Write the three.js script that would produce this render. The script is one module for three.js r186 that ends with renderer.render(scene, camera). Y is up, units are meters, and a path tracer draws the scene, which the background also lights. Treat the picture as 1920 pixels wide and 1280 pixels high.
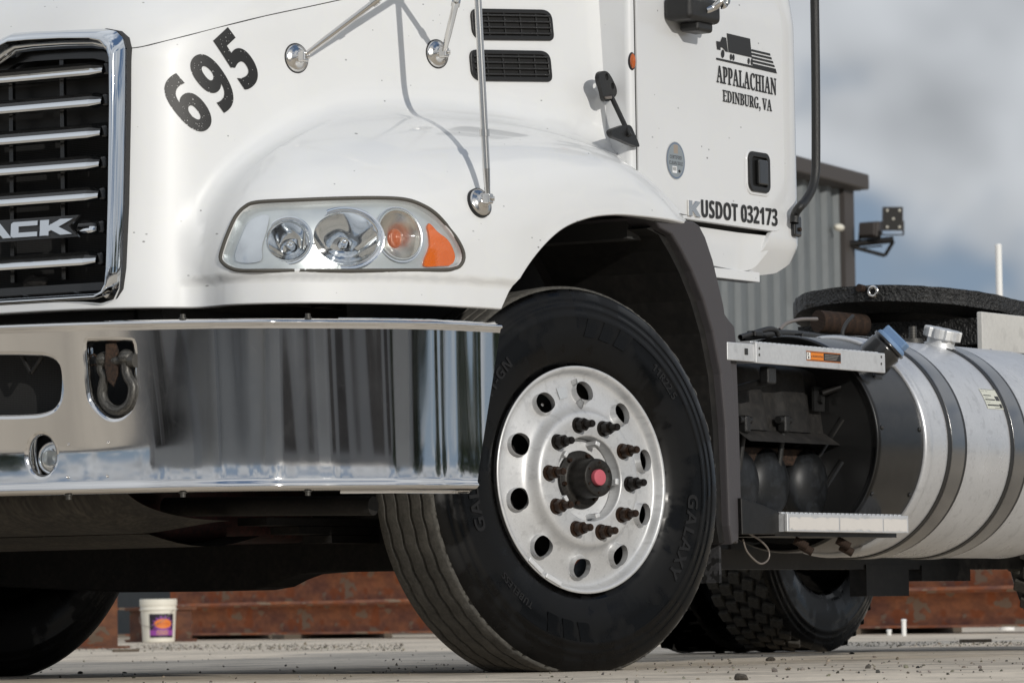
import * as THREE from 'three';
import { mergeGeometries, mergeVertices } from 'three/addons/utils/BufferGeometryUtils.js';
import { RoundedBoxGeometry } from 'three/addons/geometries/RoundedBoxGeometry.js';
import { FontLoader } from 'three/addons/loaders/FontLoader.js';
import { TextGeometry } from 'three/addons/geometries/TextGeometry.js';

// ---------------------------------------------------------------- camera, sky, sun, exposure
// world: x towards the rear of the truck, y up, z towards its left side; front axle at x = 0
const scene = new THREE.Scene();
const FPX = 8795.15;                                   // focal length in photo pixels (1920 x 1280)
const camera = new THREE.PerspectiveCamera(2 * Math.atan(640 / FPX) * 180 / Math.PI, 1.5, 0.5, 400);
const CAM = new THREE.Vector3(-10.585, 0.1505, 7.2438);
const AX = [[0.5177, -0.01614, 0.8554], [-0.0414, 0.99818, 0.0439], [-0.8545, -0.0581, 0.5161]];
{
  const yaw = 0.5434945, pitch = 0.0581357, roll = 0.0161453;
  const s = Math.sin(yaw), c = Math.cos(yaw), cp = Math.cos(pitch), sp = Math.sin(pitch), cr = Math.cos(roll), sr = Math.sin(roll);
  const A = [[cr, -sr * cp, -sr * sp], [sr, cr * cp, cr * sp], [0, -sp, cp]];       // rows: right, up, back (level frame)
  for (let i = 0; i < 3; i++) AX[i] = [A[i][0] * s - A[i][2] * c, A[i][1], A[i][0] * c + A[i][2] * s];
}
camera.position.copy(CAM);
camera.quaternion.setFromRotationMatrix(new THREE.Matrix4().makeBasis(...AX.map(a => new THREE.Vector3(...a))));
camera.focus = 12.3; camera.userData.fStop = 14;
scene.add(camera);
const renderer = new THREE.WebGLRenderer({ antialias: true });
renderer.setSize(1024, 682);
renderer.toneMapping = THREE.LinearToneMapping;
renderer.toneMappingExposure = 0.87;
renderer.shadowMap.enabled = true;
const SUN = new THREE.Vector3(-0.46, 0.31, 0.835).normalize();
const sun = new THREE.DirectionalLight(new THREE.Color().setRGB(1, 0.955, 0.88), 2.75);
sun.position.copy(SUN).multiplyScalar(60); sun.castShadow = true; sun.shadow.mapSize.set(2048, 2048);
Object.assign(sun.shadow.camera, { left: -20, right: 20, top: 20, bottom: -20, near: 1, far: 150 });
scene.add(sun); scene.add(sun.target);

// ---------------------------------------------------------------- small tools
let seed = 7;
const rnd = () => { seed = (seed * 1664525 + 1013904223) >>> 0; return seed / 4294967296; };
const rr = (a, b) => a + (b - a) * rnd();
const h3 = (x, y, z) => { let n = Math.imul(x, 374761393) + Math.imul(y, 668265263) + Math.imul(z, 2147483647 ^ 0x5bd1e995); n = Math.imul(n ^ (n >>> 13), 1274126177); return ((n ^ (n >>> 16)) >>> 0) / 4294967296; };
const sm = t => t * t * (3 - 2 * t);
function vn(x, y, z = 0) {
  const i = Math.floor(x), j = Math.floor(y), k = Math.floor(z), u = sm(x - i), v = sm(y - j), w = sm(z - k);
  const L = (a, b, t) => a + (b - a) * t;
  const f = q => L(L(h3(i, j, q), h3(i + 1, j, q), u), L(h3(i, j + 1, q), h3(i + 1, j + 1, q), u), v);
  return L(f(k), f(k + 1), w);
}
function fbm(x, y, z = 0, o = 5) { let s = 0, a = 0.5, n = 0; for (let i = 0; i < o; i++) { s += a * vn(x, y, z + i * 7.3); n += a; x *= 2.03; y *= 2.03; z *= 2.03; a *= 0.5; } return s / n; }
const clamp = (x, a, b) => Math.max(a, Math.min(b, x));
const lerp = (a, b, t) => a + (b - a) * t;
const sstep = (a, b, x) => sm(clamp((x - a) / (b - a), 0, 1));
const V = (x, y, z) => new THREE.Vector3(x, y, z);
function pl(table, x) { // smooth 1-D table lookup
  if (x <= table[0][0]) return table[0][1];
  for (let i = 1; i < table.length; i++) if (x <= table[i][0]) {
    const [x0, y0] = table[i - 1], [x1, y1] = table[i], p = table[i - 2] || table[i - 1], n = table[i + 1] || table[i], t = (x - x0) / (x1 - x0), d = x1 - x0;
    const m0 = i > 1 ? (y1 - p[1]) / (x1 - p[0]) : (y1 - y0) / d, m1 = table[i + 1] ? (n[1] - y0) / (n[0] - x0) : (y1 - y0) / d, t2 = t * t, t3 = t2 * t;
    return (2 * t3 - 3 * t2 + 1) * y0 + (t3 - 2 * t2 + t) * d * m0 + (-2 * t3 + 3 * t2) * y1 + (t3 - t2) * d * m1;
  }
  return table[table.length - 1][1];
}
// a photo pixel gives a direction; the plane that the thing stands in gives its distance
function dirOf(u, v) { const a = (u - 960) / FPX, b = -(v - 640) / FPX; return V(AX[0][0] * a + AX[1][0] * b - AX[2][0], AX[0][1] * a + AX[1][1] * b - AX[2][1], AX[0][2] * a + AX[1][2] * b - AX[2][2]); }
const onAxis = (k, u, v, val) => { const d = dirOf(u, v); return CAM.clone().addScaledVector(d, (val - CAM.getComponent(k)) / d.getComponent(k)); };
const onX = (u, v, x) => onAxis(0, u, v, x), onY = (u, v, y) => onAxis(1, u, v, y), onZ = (u, v, z) => onAxis(2, u, v, z);
const atDepth = (u, v, d) => CAM.clone().addScaledVector(dirOf(u, v), d);
function hitSdf(u, v, f, near = 10, far = 15) {
  const d = dirOf(u, v).normalize(); let t = near; const p = V();
  for (let i = 0; i < 400; i++) { p.copy(CAM).addScaledVector(d, t); const s = f(p.x, p.y, p.z); if (s < 5e-5) break; t += Math.max(s * 0.5, 2e-4); if (t > far) break; }
  return p.clone();
}
// ---- names and groups
const used = {};
const numbered = n => { const k = used[n] = (used[n] ?? -1) + 1; return k ? n + '_' + String(k).padStart(3, '0') : n; };
function shadows(o) { o.castShadow = true; o.receiveShadow = true; return o; }
function mesh(name, geo, mat, parent) { const m = shadows(new THREE.Mesh(geo, mat)); m.name = parent ? name : numbered(name); (parent || scene).add(m); return m; }
function group(name, parent, x = 0, y = 0, z = 0) { const g = new THREE.Group(); g.name = parent ? name : numbered(name); g.position.set(x, y, z); (parent || scene).add(g); return g; }
function tag(o, label, category, grp) { o.userData.label = label; o.userData.category = category; if (grp) o.userData.group = grp; return o; }
function struct(name, geo, mat) { const m = mesh(name, geo, mat); m.userData.kind = 'structure'; return m; }
// ---- geometry helpers
function geoOf(pos, nor, idx, uv) {
  const g = new THREE.BufferGeometry();
  g.setAttribute('position', new THREE.Float32BufferAttribute(pos, 3));
  if (idx) g.setIndex(idx);
  if (nor) g.setAttribute('normal', new THREE.Float32BufferAttribute(nor, 3)); else g.computeVertexNormals();
  if (uv) g.setAttribute('uv', new THREE.Float32BufferAttribute(uv, 2));
  return g;
}
function merge(list) {
  const n = list.map(g => { let q = g.index ? g.toNonIndexed() : g.clone(); if (!q.attributes.normal) q.computeVertexNormals(); if (!q.attributes.uv) q.setAttribute('uv', new THREE.Float32BufferAttribute(new Float32Array(q.attributes.position.count * 2), 2)); for (const k of Object.keys(q.attributes)) if (!['position', 'normal', 'uv'].includes(k)) q.deleteAttribute(k); return q; });
  return mergeGeometries(n);
}
function boxUV(g, s = 1) { // uv in metres, by the way each face points
  const q = g.index ? g.toNonIndexed() : g, p = q.attributes.position, n = q.attributes.normal, uv = new Float32Array(p.count * 2);
  for (let i = 0; i < p.count; i += 3) {
    const a = V().fromBufferAttribute(p, i), b = V().fromBufferAttribute(p, i + 1), c = V().fromBufferAttribute(p, i + 2), m = b.clone().sub(a).cross(c.clone().sub(a));
    const ax = Math.abs(m.x), ay = Math.abs(m.y), az = Math.abs(m.z);
    for (let j = 0; j < 3; j++) { const w = [a, b, c][j]; const [u, v] = ax > ay && ax > az ? [w.z, w.y] : ay > az ? [w.x, w.z] : [w.x, w.y]; uv[(i + j) * 2] = u * s; uv[(i + j) * 2 + 1] = v * s; }
  }
  q.setAttribute('uv', new THREE.Float32BufferAttribute(uv, 2)); return q;
}
const box = (w, h, d, x = 0, y = 0, z = 0, r = 0) => (r ? new RoundedBoxGeometry(w, h, d, 2, r) : new THREE.BoxGeometry(w, h, d)).translate(x, y, z);
function tube(pts, r, seg = 24, rad = 10, curve = 0.5, closed = false) { return new THREE.TubeGeometry(new THREE.CatmullRomCurve3(pts, closed, 'catmullrom', curve), seg, r, rad, closed); }
function rod(a, b, r, rad = 14, r2 = r) { const d = b.clone().sub(a), g = new THREE.CylinderGeometry(r2, r, d.length(), rad); g.applyQuaternion(new THREE.Quaternion().setFromUnitVectors(V(0, 1, 0), d.clone().normalize())); return g.translate((a.x + b.x) / 2, (a.y + b.y) / 2, (a.z + b.z) / 2); }
const lathe = (pts, seg = 48) => new THREE.LatheGeometry(pts.map(p => new THREE.Vector2(p[0], p[1])), seg);
function aimY(g, n) { return g.applyQuaternion(new THREE.Quaternion().setFromUnitVectors(V(0, 1, 0), n.clone().normalize())); }
function closedCurve(pts, n = 6, tension = 0.5) { const c = new THREE.CatmullRomCurve3(pts.map(p => V(p[0], p[1], 0)), true, 'centripetal', tension); return c.getPoints(pts.length * n).slice(0, -1).map(p => [p.x, p.y]); }
function sdPoly(P, x, y) { let d = 1e9, s = 1; for (let i = 0, j = P.length - 1; i < P.length; j = i++) { const ex = P[j][0] - P[i][0], ey = P[j][1] - P[i][1], wx = x - P[i][0], wy = y - P[i][1], t = clamp((wx * ex + wy * ey) / (ex * ex + ey * ey + 1e-12), 0, 1), bx = wx - ex * t, by = wy - ey * t; d = Math.min(d, bx * bx + by * by); const c1 = y >= P[i][1], c2 = y < P[j][1], c3 = ex * wy > ey * wx; if ((c1 && c2 && c3) || (!c1 && !c2 && !c3)) s = -s; } return s * Math.sqrt(d); }
// keep the part of an indexed surface where g(x, y, z) <= 0, with a clean cut edge
function clip(m, g) {
  const { pos, nor } = m, P = pos.slice(), N = nor.slice(), I = [], val = new Float32Array(pos.length / 3), cache = new Map();
  for (let i = 0; i < val.length; i++) val[i] = g(pos[3 * i], pos[3 * i + 1], pos[3 * i + 2]);
  const cut = (a, b) => {
    const k = a < b ? a * 4194304 + b : b * 4194304 + a; if (cache.has(k)) return cache.get(k);
    let t0 = 0, t1 = 1, f0 = val[a];
    for (let i = 0; i < 10; i++) { const t = (t0 + t1) / 2, f = g(lerp(pos[3 * a], pos[3 * b], t), lerp(pos[3 * a + 1], pos[3 * b + 1], t), lerp(pos[3 * a + 2], pos[3 * b + 2], t)); if ((f <= 0) === (f0 <= 0)) t0 = t; else t1 = t; }
    const t = (t0 + t1) / 2, id = P.length / 3;
    for (let j = 0; j < 3; j++) { P.push(lerp(pos[3 * a + j], pos[3 * b + j], t)); N.push(lerp(nor[3 * a + j], nor[3 * b + j], t)); }
    cache.set(k, id); return id;
  };
  for (let i = 0; i < m.idx.length; i += 3) {
    const t = [m.idx[i], m.idx[i + 1], m.idx[i + 2]], inn = t.map(q => val[q] <= 0), c = inn[0] + inn[1] + inn[2];
    if (c === 3) I.push(...t); else if (c === 1) { const k = inn.indexOf(true), a = t[k], b = t[(k + 1) % 3], d = t[(k + 2) % 3]; I.push(a, cut(a, b), cut(a, d)); }
    else if (c === 2) { const k = inn.indexOf(false), a = t[k], b = t[(k + 1) % 3], d = t[(k + 2) % 3], p = cut(a, b), q = cut(a, d); I.push(p, b, d, p, d, q); }
  }
  const map = new Map(), pos2 = [], nor2 = [], idx2 = [];
  for (const q of I) { if (!map.has(q)) { map.set(q, pos2.length / 3); pos2.push(P[3 * q], P[3 * q + 1], P[3 * q + 2]); nor2.push(N[3 * q], N[3 * q + 1], N[3 * q + 2]); } idx2.push(map.get(q)); }
  return { pos: pos2, nor: nor2, idx: idx2 };
}
function facing(m) { // wind every triangle the way its normals point
  const { pos: p, nor: n, idx: q } = m;
  for (let i = 0; i < q.length; i += 3) { const a = q[i] * 3, b = q[i + 1] * 3, c = q[i + 2] * 3, ux = p[b] - p[a], uy = p[b + 1] - p[a + 1], uz = p[b + 2] - p[a + 2], vx = p[c] - p[a], vy = p[c + 1] - p[a + 1], vz = p[c + 2] - p[a + 2]; const d = (uy * vz - uz * vy) * (n[a] + n[b] + n[c]) + (uz * vx - ux * vz) * (n[a + 1] + n[b + 1] + n[c + 1]) + (ux * vy - uy * vx) * (n[a + 2] + n[b + 2] + n[c + 2]); if (d < 0) { const t = q[i]; q[i] = q[i + 1]; q[i + 1] = t; } }
}
function shift(m, d) { const pos = m.pos.slice(); for (let i = 0; i < pos.length; i++) pos[i] += m.nor[i] * d; return { pos, nor: m.nor, idx: m.idx }; }
// turn the open edges of a surface inwards, so that a sheet shows its thickness; want(p) picks the edges; rings = [[along the sheet's own outward edge, inwards], ...]
function lips(m, rings, want = () => true) {
  const cnt = new Map(), N = m.pos.length / 3;
  for (let i = 0; i < m.idx.length; i += 3) for (let j = 0; j < 3; j++) { const a = m.idx[i + j], b = m.idx[i + (j + 1) % 3], k = Math.min(a, b) * N + Math.max(a, b); const c = cnt.get(k); if (c) c.n++; else cnt.set(k, { n: 1, a, b, o: m.idx[i + (j + 2) % 3] }); }
  const P = i => V(m.pos[3 * i], m.pos[3 * i + 1], m.pos[3 * i + 2]), NN = i => V(m.nor[3 * i], m.nor[3 * i + 1], m.nor[3 * i + 2]).normalize();
  const out = new Map(), E = [];
  for (const e of cnt.values()) if (e.n === 1 && want(P(e.a)) && want(P(e.b))) {
    E.push(e); const t = P(e.b).sub(P(e.a)); if (t.lengthSq() < 1e-12) continue; t.normalize(); const n = NN(e.a), o = t.clone().cross(n); if (o.dot(P(e.o).sub(P(e.a))) > 0) o.negate();
    for (const q of [e.a, e.b]) { if (!out.has(q)) out.set(q, V()); out.get(q).addScaledVector(o, P(e.a).distanceTo(P(e.b))); }
  }
  const pos = [], nor = [], idx = [], base = new Map(), R = [[0, 0], ...rings];
  for (const [q, o] of out) {
    o.normalize(); const p = P(q), n = NN(q); base.set(q, pos.length / 3);
    for (let k = 0; k < R.length; k++) { const w = p.clone().addScaledVector(o, R[k][0]).addScaledVector(n, -R[k][1]); pos.push(w.x, w.y, w.z); const a = R[Math.max(0, k - 1)], b = R[Math.min(R.length - 1, k + 1)], m2 = n.clone().multiplyScalar(b[0] - a[0]).addScaledVector(o, b[1] - a[1]).normalize(); nor.push(m2.x, m2.y, m2.z); }
  }
  for (const e of E) { const a = base.get(e.a), b = base.get(e.b); if (a === undefined || b === undefined) continue; for (let k = 0; k + 1 < R.length; k++) idx.push(a + k, b + k, b + k + 1, a + k, b + k + 1, a + k + 1); }
  return { pos, nor, idx };
}
const toGeo = (m, uvf) => { const uv = []; facing(m); for (let i = 0; i < m.pos.length; i += 3) uv.push(...(uvf ? uvf(m.pos[i], m.pos[i + 1], m.pos[i + 2]) : [m.pos[i] + m.pos[i + 2], m.pos[i + 1]])); return geoOf(m.pos, m.nor, m.idx, uv); };
function mirrored(g) { const q = g.clone(), p = q.attributes.position, n = q.attributes.normal; for (let i = 0; i < p.count; i++) { p.setZ(i, -p.getZ(i)); n.setZ(i, -n.getZ(i)); } if (q.index) { const a = Array.from(q.index.array); for (let i = 0; i < a.length; i += 3) [a[i], a[i + 1]] = [a[i + 1], a[i]]; q.setIndex(a); } return q; }
function grid(nu, nv, f) { // f(i/nu, j/nv) -> Vector3
  const pos = [], idx = []; for (let j = 0; j <= nv; j++) for (let i = 0; i <= nu; i++) { const p = f(i / nu, j / nv); pos.push(p.x, p.y, p.z); }
  for (let j = 0; j < nv; j++) for (let i = 0; i < nu; i++) { const a = j * (nu + 1) + i, b = a + 1, c = a + nu + 1, d = c + 1; idx.push(a, b, d, a, d, c); }
  const g = geoOf(pos, null, idx); return { pos, nor: Array.from(g.attributes.normal.array), idx };
}
function surfaceNet(f, min, max, h) {
  const n = [0, 1, 2].map(k => Math.ceil((max[k] - min[k]) / h) + 1), [nx, ny, nz] = n, F = new Float32Array(nx * ny * nz), id = (i, j, k) => i + nx * (j + ny * k);
  for (let k = 0; k < nz; k++) for (let j = 0; j < ny; j++) for (let i = 0; i < nx; i++) F[id(i, j, k)] = f(min[0] + i * h, min[1] + j * h, min[2] + k * h);
  const vid = new Int32Array(nx * ny * nz).fill(-1), pos = [], nor = [], idx = [];
  const grad = (x, y, z) => { const e = 6e-4, g = [f(x + e, y, z) - f(x - e, y, z), f(x, y + e, z) - f(x, y - e, z), f(x, y, z + e) - f(x, y, z - e)].map(q => q / (2 * e)); return g; };
  for (let k = 0; k < nz - 1; k++) for (let j = 0; j < ny - 1; j++) for (let i = 0; i < nx - 1; i++) {
    let c = 0, sx = 0, sy = 0, sz = 0; const v = [];
    for (let q = 0; q < 8; q++) v.push(F[id(i + (q & 1), j + (q >> 1 & 1), k + (q >> 2))]);
    for (let a = 0; a < 8; a++) for (const bit of [1, 2, 4]) if (!(a & bit)) { const b = a | bit; if ((v[a] < 0) !== (v[b] < 0)) { const t = v[a] / (v[a] - v[b]); sx += (a & 1) + (bit === 1 ? t : 0); sy += (a >> 1 & 1) + (bit === 2 ? t : 0); sz += (a >> 2) + (bit === 4 ? t : 0); c++; } }
    if (!c) continue;
    let x = min[0] + (i + sx / c) * h, y = min[1] + (j + sy / c) * h, z = min[2] + (k + sz / c) * h, g;
    for (let q = 0; q < 3; q++) { g = grad(x, y, z); const l = g[0] * g[0] + g[1] * g[1] + g[2] * g[2] || 1, s = clamp(f(x, y, z), -h, h) / l; x -= g[0] * s; y -= g[1] * s; z -= g[2] * s; }
    g = grad(x, y, z); const l = Math.hypot(...g) || 1; vid[id(i, j, k)] = pos.length / 3; pos.push(x, y, z); nor.push(g[0] / l, g[1] / l, g[2] / l);
  }
  const quad = (a, b, c, d, flip) => { if (a < 0 || b < 0 || c < 0 || d < 0) return; flip ? idx.push(a, c, b, a, d, c) : idx.push(a, b, c, a, c, d); };
  for (let k = 1; k < nz - 1; k++) for (let j = 1; j < ny - 1; j++) for (let i = 1; i < nx - 1; i++) {
    const s = F[id(i, j, k)] < 0;
    if (s !== (F[id(i + 1, j, k)] < 0)) quad(vid[id(i, j - 1, k - 1)], vid[id(i, j, k - 1)], vid[id(i, j, k)], vid[id(i, j - 1, k)], !s);
    if (s !== (F[id(i, j + 1, k)] < 0)) quad(vid[id(i - 1, j, k - 1)], vid[id(i - 1, j, k)], vid[id(i, j, k)], vid[id(i, j, k - 1)], !s);
    if (s !== (F[id(i, j, k + 1)] < 0)) quad(vid[id(i - 1, j - 1, k)], vid[id(i, j - 1, k)], vid[id(i, j, k)], vid[id(i - 1, j, k)], !s);
  }
  return { pos, nor, idx };
}
// ---- textures
function tex(n, m, f, srgb = true) { // f(u, v) -> [r, g, b] 0..1, tiled by the caller's noise being cheap and broad
  const d = new Uint8Array(n * m * 4);
  for (let j = 0; j < m; j++) for (let i = 0; i < n; i++) { const c = f(i / n, j / m, i, j), o = (j * n + i) * 4; for (let k = 0; k < 3; k++) d[o + k] = clamp(c[k] ?? c[0], 0, 1) * 255; d[o + 3] = 255; }
  const t = new THREE.DataTexture(d, n, m); t.wrapS = t.wrapT = THREE.RepeatWrapping; t.magFilter = THREE.LinearFilter; t.minFilter = THREE.LinearMipmapLinearFilter; t.generateMipmaps = true;
  if (srgb) t.colorSpace = THREE.SRGBColorSpace; t.needsUpdate = true; return t;
}
const rep = (t, x, y = x) => { const c = t.clone(); c.repeat.set(x, y); c.needsUpdate = true; return c; };
function tnoise(u, v, s, o = 4, z = 0) { // tileable noise on the unit square
  let x = u * s, y = v * s, p = s, a = 0.5, t = 0, n = 0;
  for (let q = 0; q < o; q++) {
    const i = Math.floor(x), j = Math.floor(y), fu = sm(x - i), fv = sm(y - j), i1 = (i + 1) % p, j1 = (j + 1) % p, k = z * 17 + q;
    const A = h3(i % p, j % p, k), B = h3(i1, j % p, k), C = h3(i % p, j1, k), D = h3(i1, j1, k);
    t += a * (A + (B - A) * fu + (C - A) * fv + (A - B - C + D) * fu * fv); n += a; a *= 0.5; x *= 2; y *= 2; p *= 2;
  }
  return t / n;
}
const RGB = (r, g, b) => new THREE.Color().setRGB(r, g, b);
const std = (c, rough = 0.6, metal = 0, o = {}) => new THREE.MeshStandardMaterial({ color: Array.isArray(c) ? RGB(...c) : RGB(c, c, c), roughness: rough, metalness: metal, side: THREE.DoubleSide, ...o });
const phys = (c, rough, metal, o = {}) => new THREE.MeshPhysicalMaterial({ color: Array.isArray(c) ? RGB(...c) : RGB(c, c, c), roughness: rough, metalness: metal, side: THREE.DoubleSide, ...o });

// ---------------------------------------------------------------- the sky
{
  const W = 2048, Hh = 1024, d = new Float32Array(W * Hh * 4);
  for (let j = 0; j < Hh; j++) for (let i = 0; i < W; i++) {
    const el = ((j + 0.5) / Hh - 0.5) * Math.PI, az = ((i + 0.5) / W - 0.5) * 2 * Math.PI;
    const x = Math.cos(el) * Math.cos(az), y = Math.sin(el), z = Math.cos(el) * Math.sin(az);
    let r, g, b;
    const up = Math.max(y, 0), t = Math.pow(1 - up, 5);
    r = lerp(0.11, 0.215, t); g = lerp(0.185, 0.30, t); b = lerp(0.33, 0.385, t);
    const q = 1 / (up + 0.11), cx = x * q, cz = z * q;
    const n = fbm(cx * 1.1 + 3.7, cz * 1.1 + 1.9, 0.4, 6), hi = sstep(0.12, 0.34, y), w = lerp(fbm(x * 30 + 5, y * 42 + 2.6, z * 30, 6), fbm(cx * 1.7 + 8, cz * 1.7 + 4, 2.2, 6), hi);
    const cov = sstep(0.47, 0.575, n * 0.25 + w * 0.75 - 0.03 + 0.11 * sstep(0.062, 0.095, y)), thick = sstep(0.50, 0.78, w * 0.6 + n * 0.4);
    const lit = (0.69 - 0.26 * thick + 0.62 * (lerp(fbm(x * 40, y * 54 + 9, z * 40, 5), fbm(cx * 2.4, cz * 2.4, 7.1, 5), hi) - 0.5)) * (1 + 0.30 * sstep(0.14, 0.55, y));
    r = lerp(r, lit * 0.97, cov * 0.85); g = lerp(g, lit, cov * 0.85); b = lerp(b, lit * 1.03, cov * 0.85);
    if (y < 0) { const k = sstep(0, -0.05, y); r = lerp(r, 0.22, k); g = lerp(g, 0.21, k); b = lerp(b, 0.19, k); }
    const o = (j * W + i) * 4; d[o] = r; d[o + 1] = g; d[o + 2] = b; d[o + 3] = 1;
  }
  const t = new THREE.DataTexture(d, W, Hh, THREE.RGBAFormat, THREE.FloatType);
  t.mapping = THREE.EquirectangularReflectionMapping; t.magFilter = t.minFilter = THREE.LinearFilter; t.colorSpace = THREE.LinearSRGBColorSpace; t.needsUpdate = true;
  scene.background = t; scene.environment = t;
}
// ---------------------------------------------------------------- materials
const T = {};
T.speck = (() => { // white paint: faint mottling and a few stone chips and bug marks
  const n = 1024, a = new Float32Array(n * n); seed = 41;
  for (let k = 0; k < 70; k++) { const x = rnd() * n, y = rnd() * n, r = rr(0.7, 2.4), d = rr(0.2, 0.65), el = rr(1, 2.2); for (let j = -6; j <= 6; j++) for (let i = -6; i <= 6; i++) { const q = Math.hypot(i / el, j) / r; if (q < 1) a[((y + j | 0) & (n - 1)) * n + ((x + i | 0) & (n - 1))] = d * (1 - q * q); } }
  return tex(n, n, (u, v, i, j) => { const c = (0.99 - 0.03 * tnoise(u, v, 6, 5)) * (1 - a[j * n + i]); return [c, c, c * 0.995]; });
})();
T.gritRough = tex(512, 512, (u, v) => { const n = tnoise(u, v, 8, 5); return [0.5 + 0.5 * n]; }, false);
T.concrete = tex(1024, 1024, (u, v) => {
  const n = tnoise(u, v, 5, 6), f = tnoise(u, v, 60, 3, 2), s = tnoise(u, v, 170, 2, 5), st = tnoise(u, v, 9, 4, 8); let c = 0.77 + 0.15 * (n - 0.5) + 0.16 * (f - 0.5) - 0.10 * sstep(0.55, 0.72, st); if (s > 0.72) c -= 0.9 * (s - 0.72); if (s < 0.27) c += 0.4 * (0.27 - s);
  return [c * 1.05, c * 0.985, c * 0.89]; });
T.concreteBump = tex(512, 512, (u, v) => [0.5 + 0.5 * (tnoise(u, v, 50, 4) - 0.5) + 0.3 * (tnoise(u, v, 9, 3, 4) - 0.5)], false);
T.asphalt = tex(512, 512, (u, v) => { const c = 0.28 + 0.16 * (tnoise(u, v, 90, 2) - 0.5) + 0.07 * (tnoise(u, v, 6, 4, 3) - 0.5); return [c, c, c * 1.01]; });
T.rust = tex(1024, 512, (u, v) => { // rusty steel, with patches of old pale paint
  const n = tnoise(u, v, 7, 5), f = tnoise(u, v, 40, 4, 2), k = tnoise(u * 1, v, 12, 4, 5), p = tnoise(u, v, 14, 5, 9);
  let r = 0.68 + 0.36 * (n - 0.5) + 0.22 * (f - 0.5), g = 0.475 + 0.24 * (n - 0.5) + 0.14 * (f - 0.5), b = 0.375 + 0.06 * (n - 0.5) + 0.08 * (f - 0.5);
  if (k > 0.56) { const t = sstep(0.56, 0.68, k); r = lerp(r, 0.74, t * 0.6); g = lerp(g, 0.42, t * 0.6); b = lerp(b, 0.25, t * 0.6); }
  if (p > 0.665) { const t = sstep(0.665, 0.70, p); r = lerp(r, 0.68, t); g = lerp(g, 0.60, t); b = lerp(b, 0.52, t); }
  return [r, g, b]; });
T.rubber = tex(512, 512, (u, v) => { const n = tnoise(u, v, 9, 5), f = tnoise(u, v, 70, 2, 3); const c = 0.13 + 0.07 * (n - 0.5) + 0.06 * (f - 0.5); return [c * 1.02, c, c * 0.98]; });
T.tread = tex(512, 512, (u, v) => { const n = tnoise(u, v, 9, 5), f = tnoise(u, v, 60, 3, 3); const c = 0.58 + 0.20 * (n - 0.5) + 0.18 * (f - 0.5); return [c * 1.02, c, c * 0.96]; });
T.wet = tex(512, 512, (u, v) => { const n = tnoise(u, v, 7, 5); return [0, 0.30 + 0.42 * sstep(0.38, 0.62, n), 0]; }, false);
T.alu = tex(1024, 1024, (u, v) => { const n = tnoise(u, v, 6, 5), f = tnoise(u, v, 110, 3, 2), d = tnoise(u, v, 22, 4, 6); const c = 0.92 + 0.07 * (n - 0.5) + 0.06 * (f - 0.5) - 0.05 * sstep(0.60, 0.75, d); return [c, c, c]; });
T.scratch = (() => { // polishing swirls and small dents of a stainless bumper
  const n = 1024, a = new Float32Array(n * n).fill(0.5); seed = 31;
  for (let k = 0; k < 900; k++) { const x = rnd() * n, y = rnd() * n, L = rr(30, 260), cu = rr(-0.006, 0.006), s = rr(-0.3, 0.3); let th = rr(0, 6.28), px = x, py = y; if (k % 3) th = 1.57 + rr(-0.5, 0.5); for (let i = 0; i < L; i++) { px += Math.cos(th); py += Math.sin(th); th += cu; const o = ((py | 0) & (n - 1)) * n + ((px | 0) & (n - 1)); a[o] += s * Math.sin(Math.PI * i / L); } }
  for (const [x, y, R, t0, t1] of [[300, 300, 220, 0.6, 1.5], [640, 520, 260, 2.2, 3.0], [820, 250, 180, 1.2, 2.2], [150, 700, 300, 5.6, 6.3], [500, 850, 240, 3.4, 4.2]]) for (let k = 0; k < 46; k++) { const q = R + rr(-26, 26), s = rr(0.2, 1.1), p0 = t0 + rr(-0.15, 0.25), p1 = t1 + rr(-0.25, 0.15); for (let p = p0; p < p1; p += 0.6 / q) { const o = (((y + q * Math.sin(p) | 0) & (n - 1)) * n) + ((x + q * Math.cos(p) | 0) & (n - 1)); a[o] += s * Math.sin(Math.PI * (p - p0) / (p1 - p0)); } }
  return tex(n, n, (u, v, i, j) => [0, 0.30 + 0.6 * Math.abs(a[j * n + i] - 0.5) + 0.14 * (tnoise(u, v, 10, 4) - 0.5), 0], false);
})();
T.plastic = tex(256, 256, (u, v) => [0.5 + 0.5 * (tnoise(u, v, 70, 2) - 0.5)], false);
T.grime = tex(512, 512, (u, v) => { const n = tnoise(u, v, 5, 5), f = tnoise(u, v, 40, 4, 2); const c = 0.5 + 0.45 * (n - 0.5) + 0.5 * (f - 0.5); return [c * 1.03, c, c * 0.95]; });
T.screen = tex(256, 256, (u, v, i, j) => { const w = (i % 16 < 4) || (j % 16 < 4); return [w ? 0.16 : 0.015]; });

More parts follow.
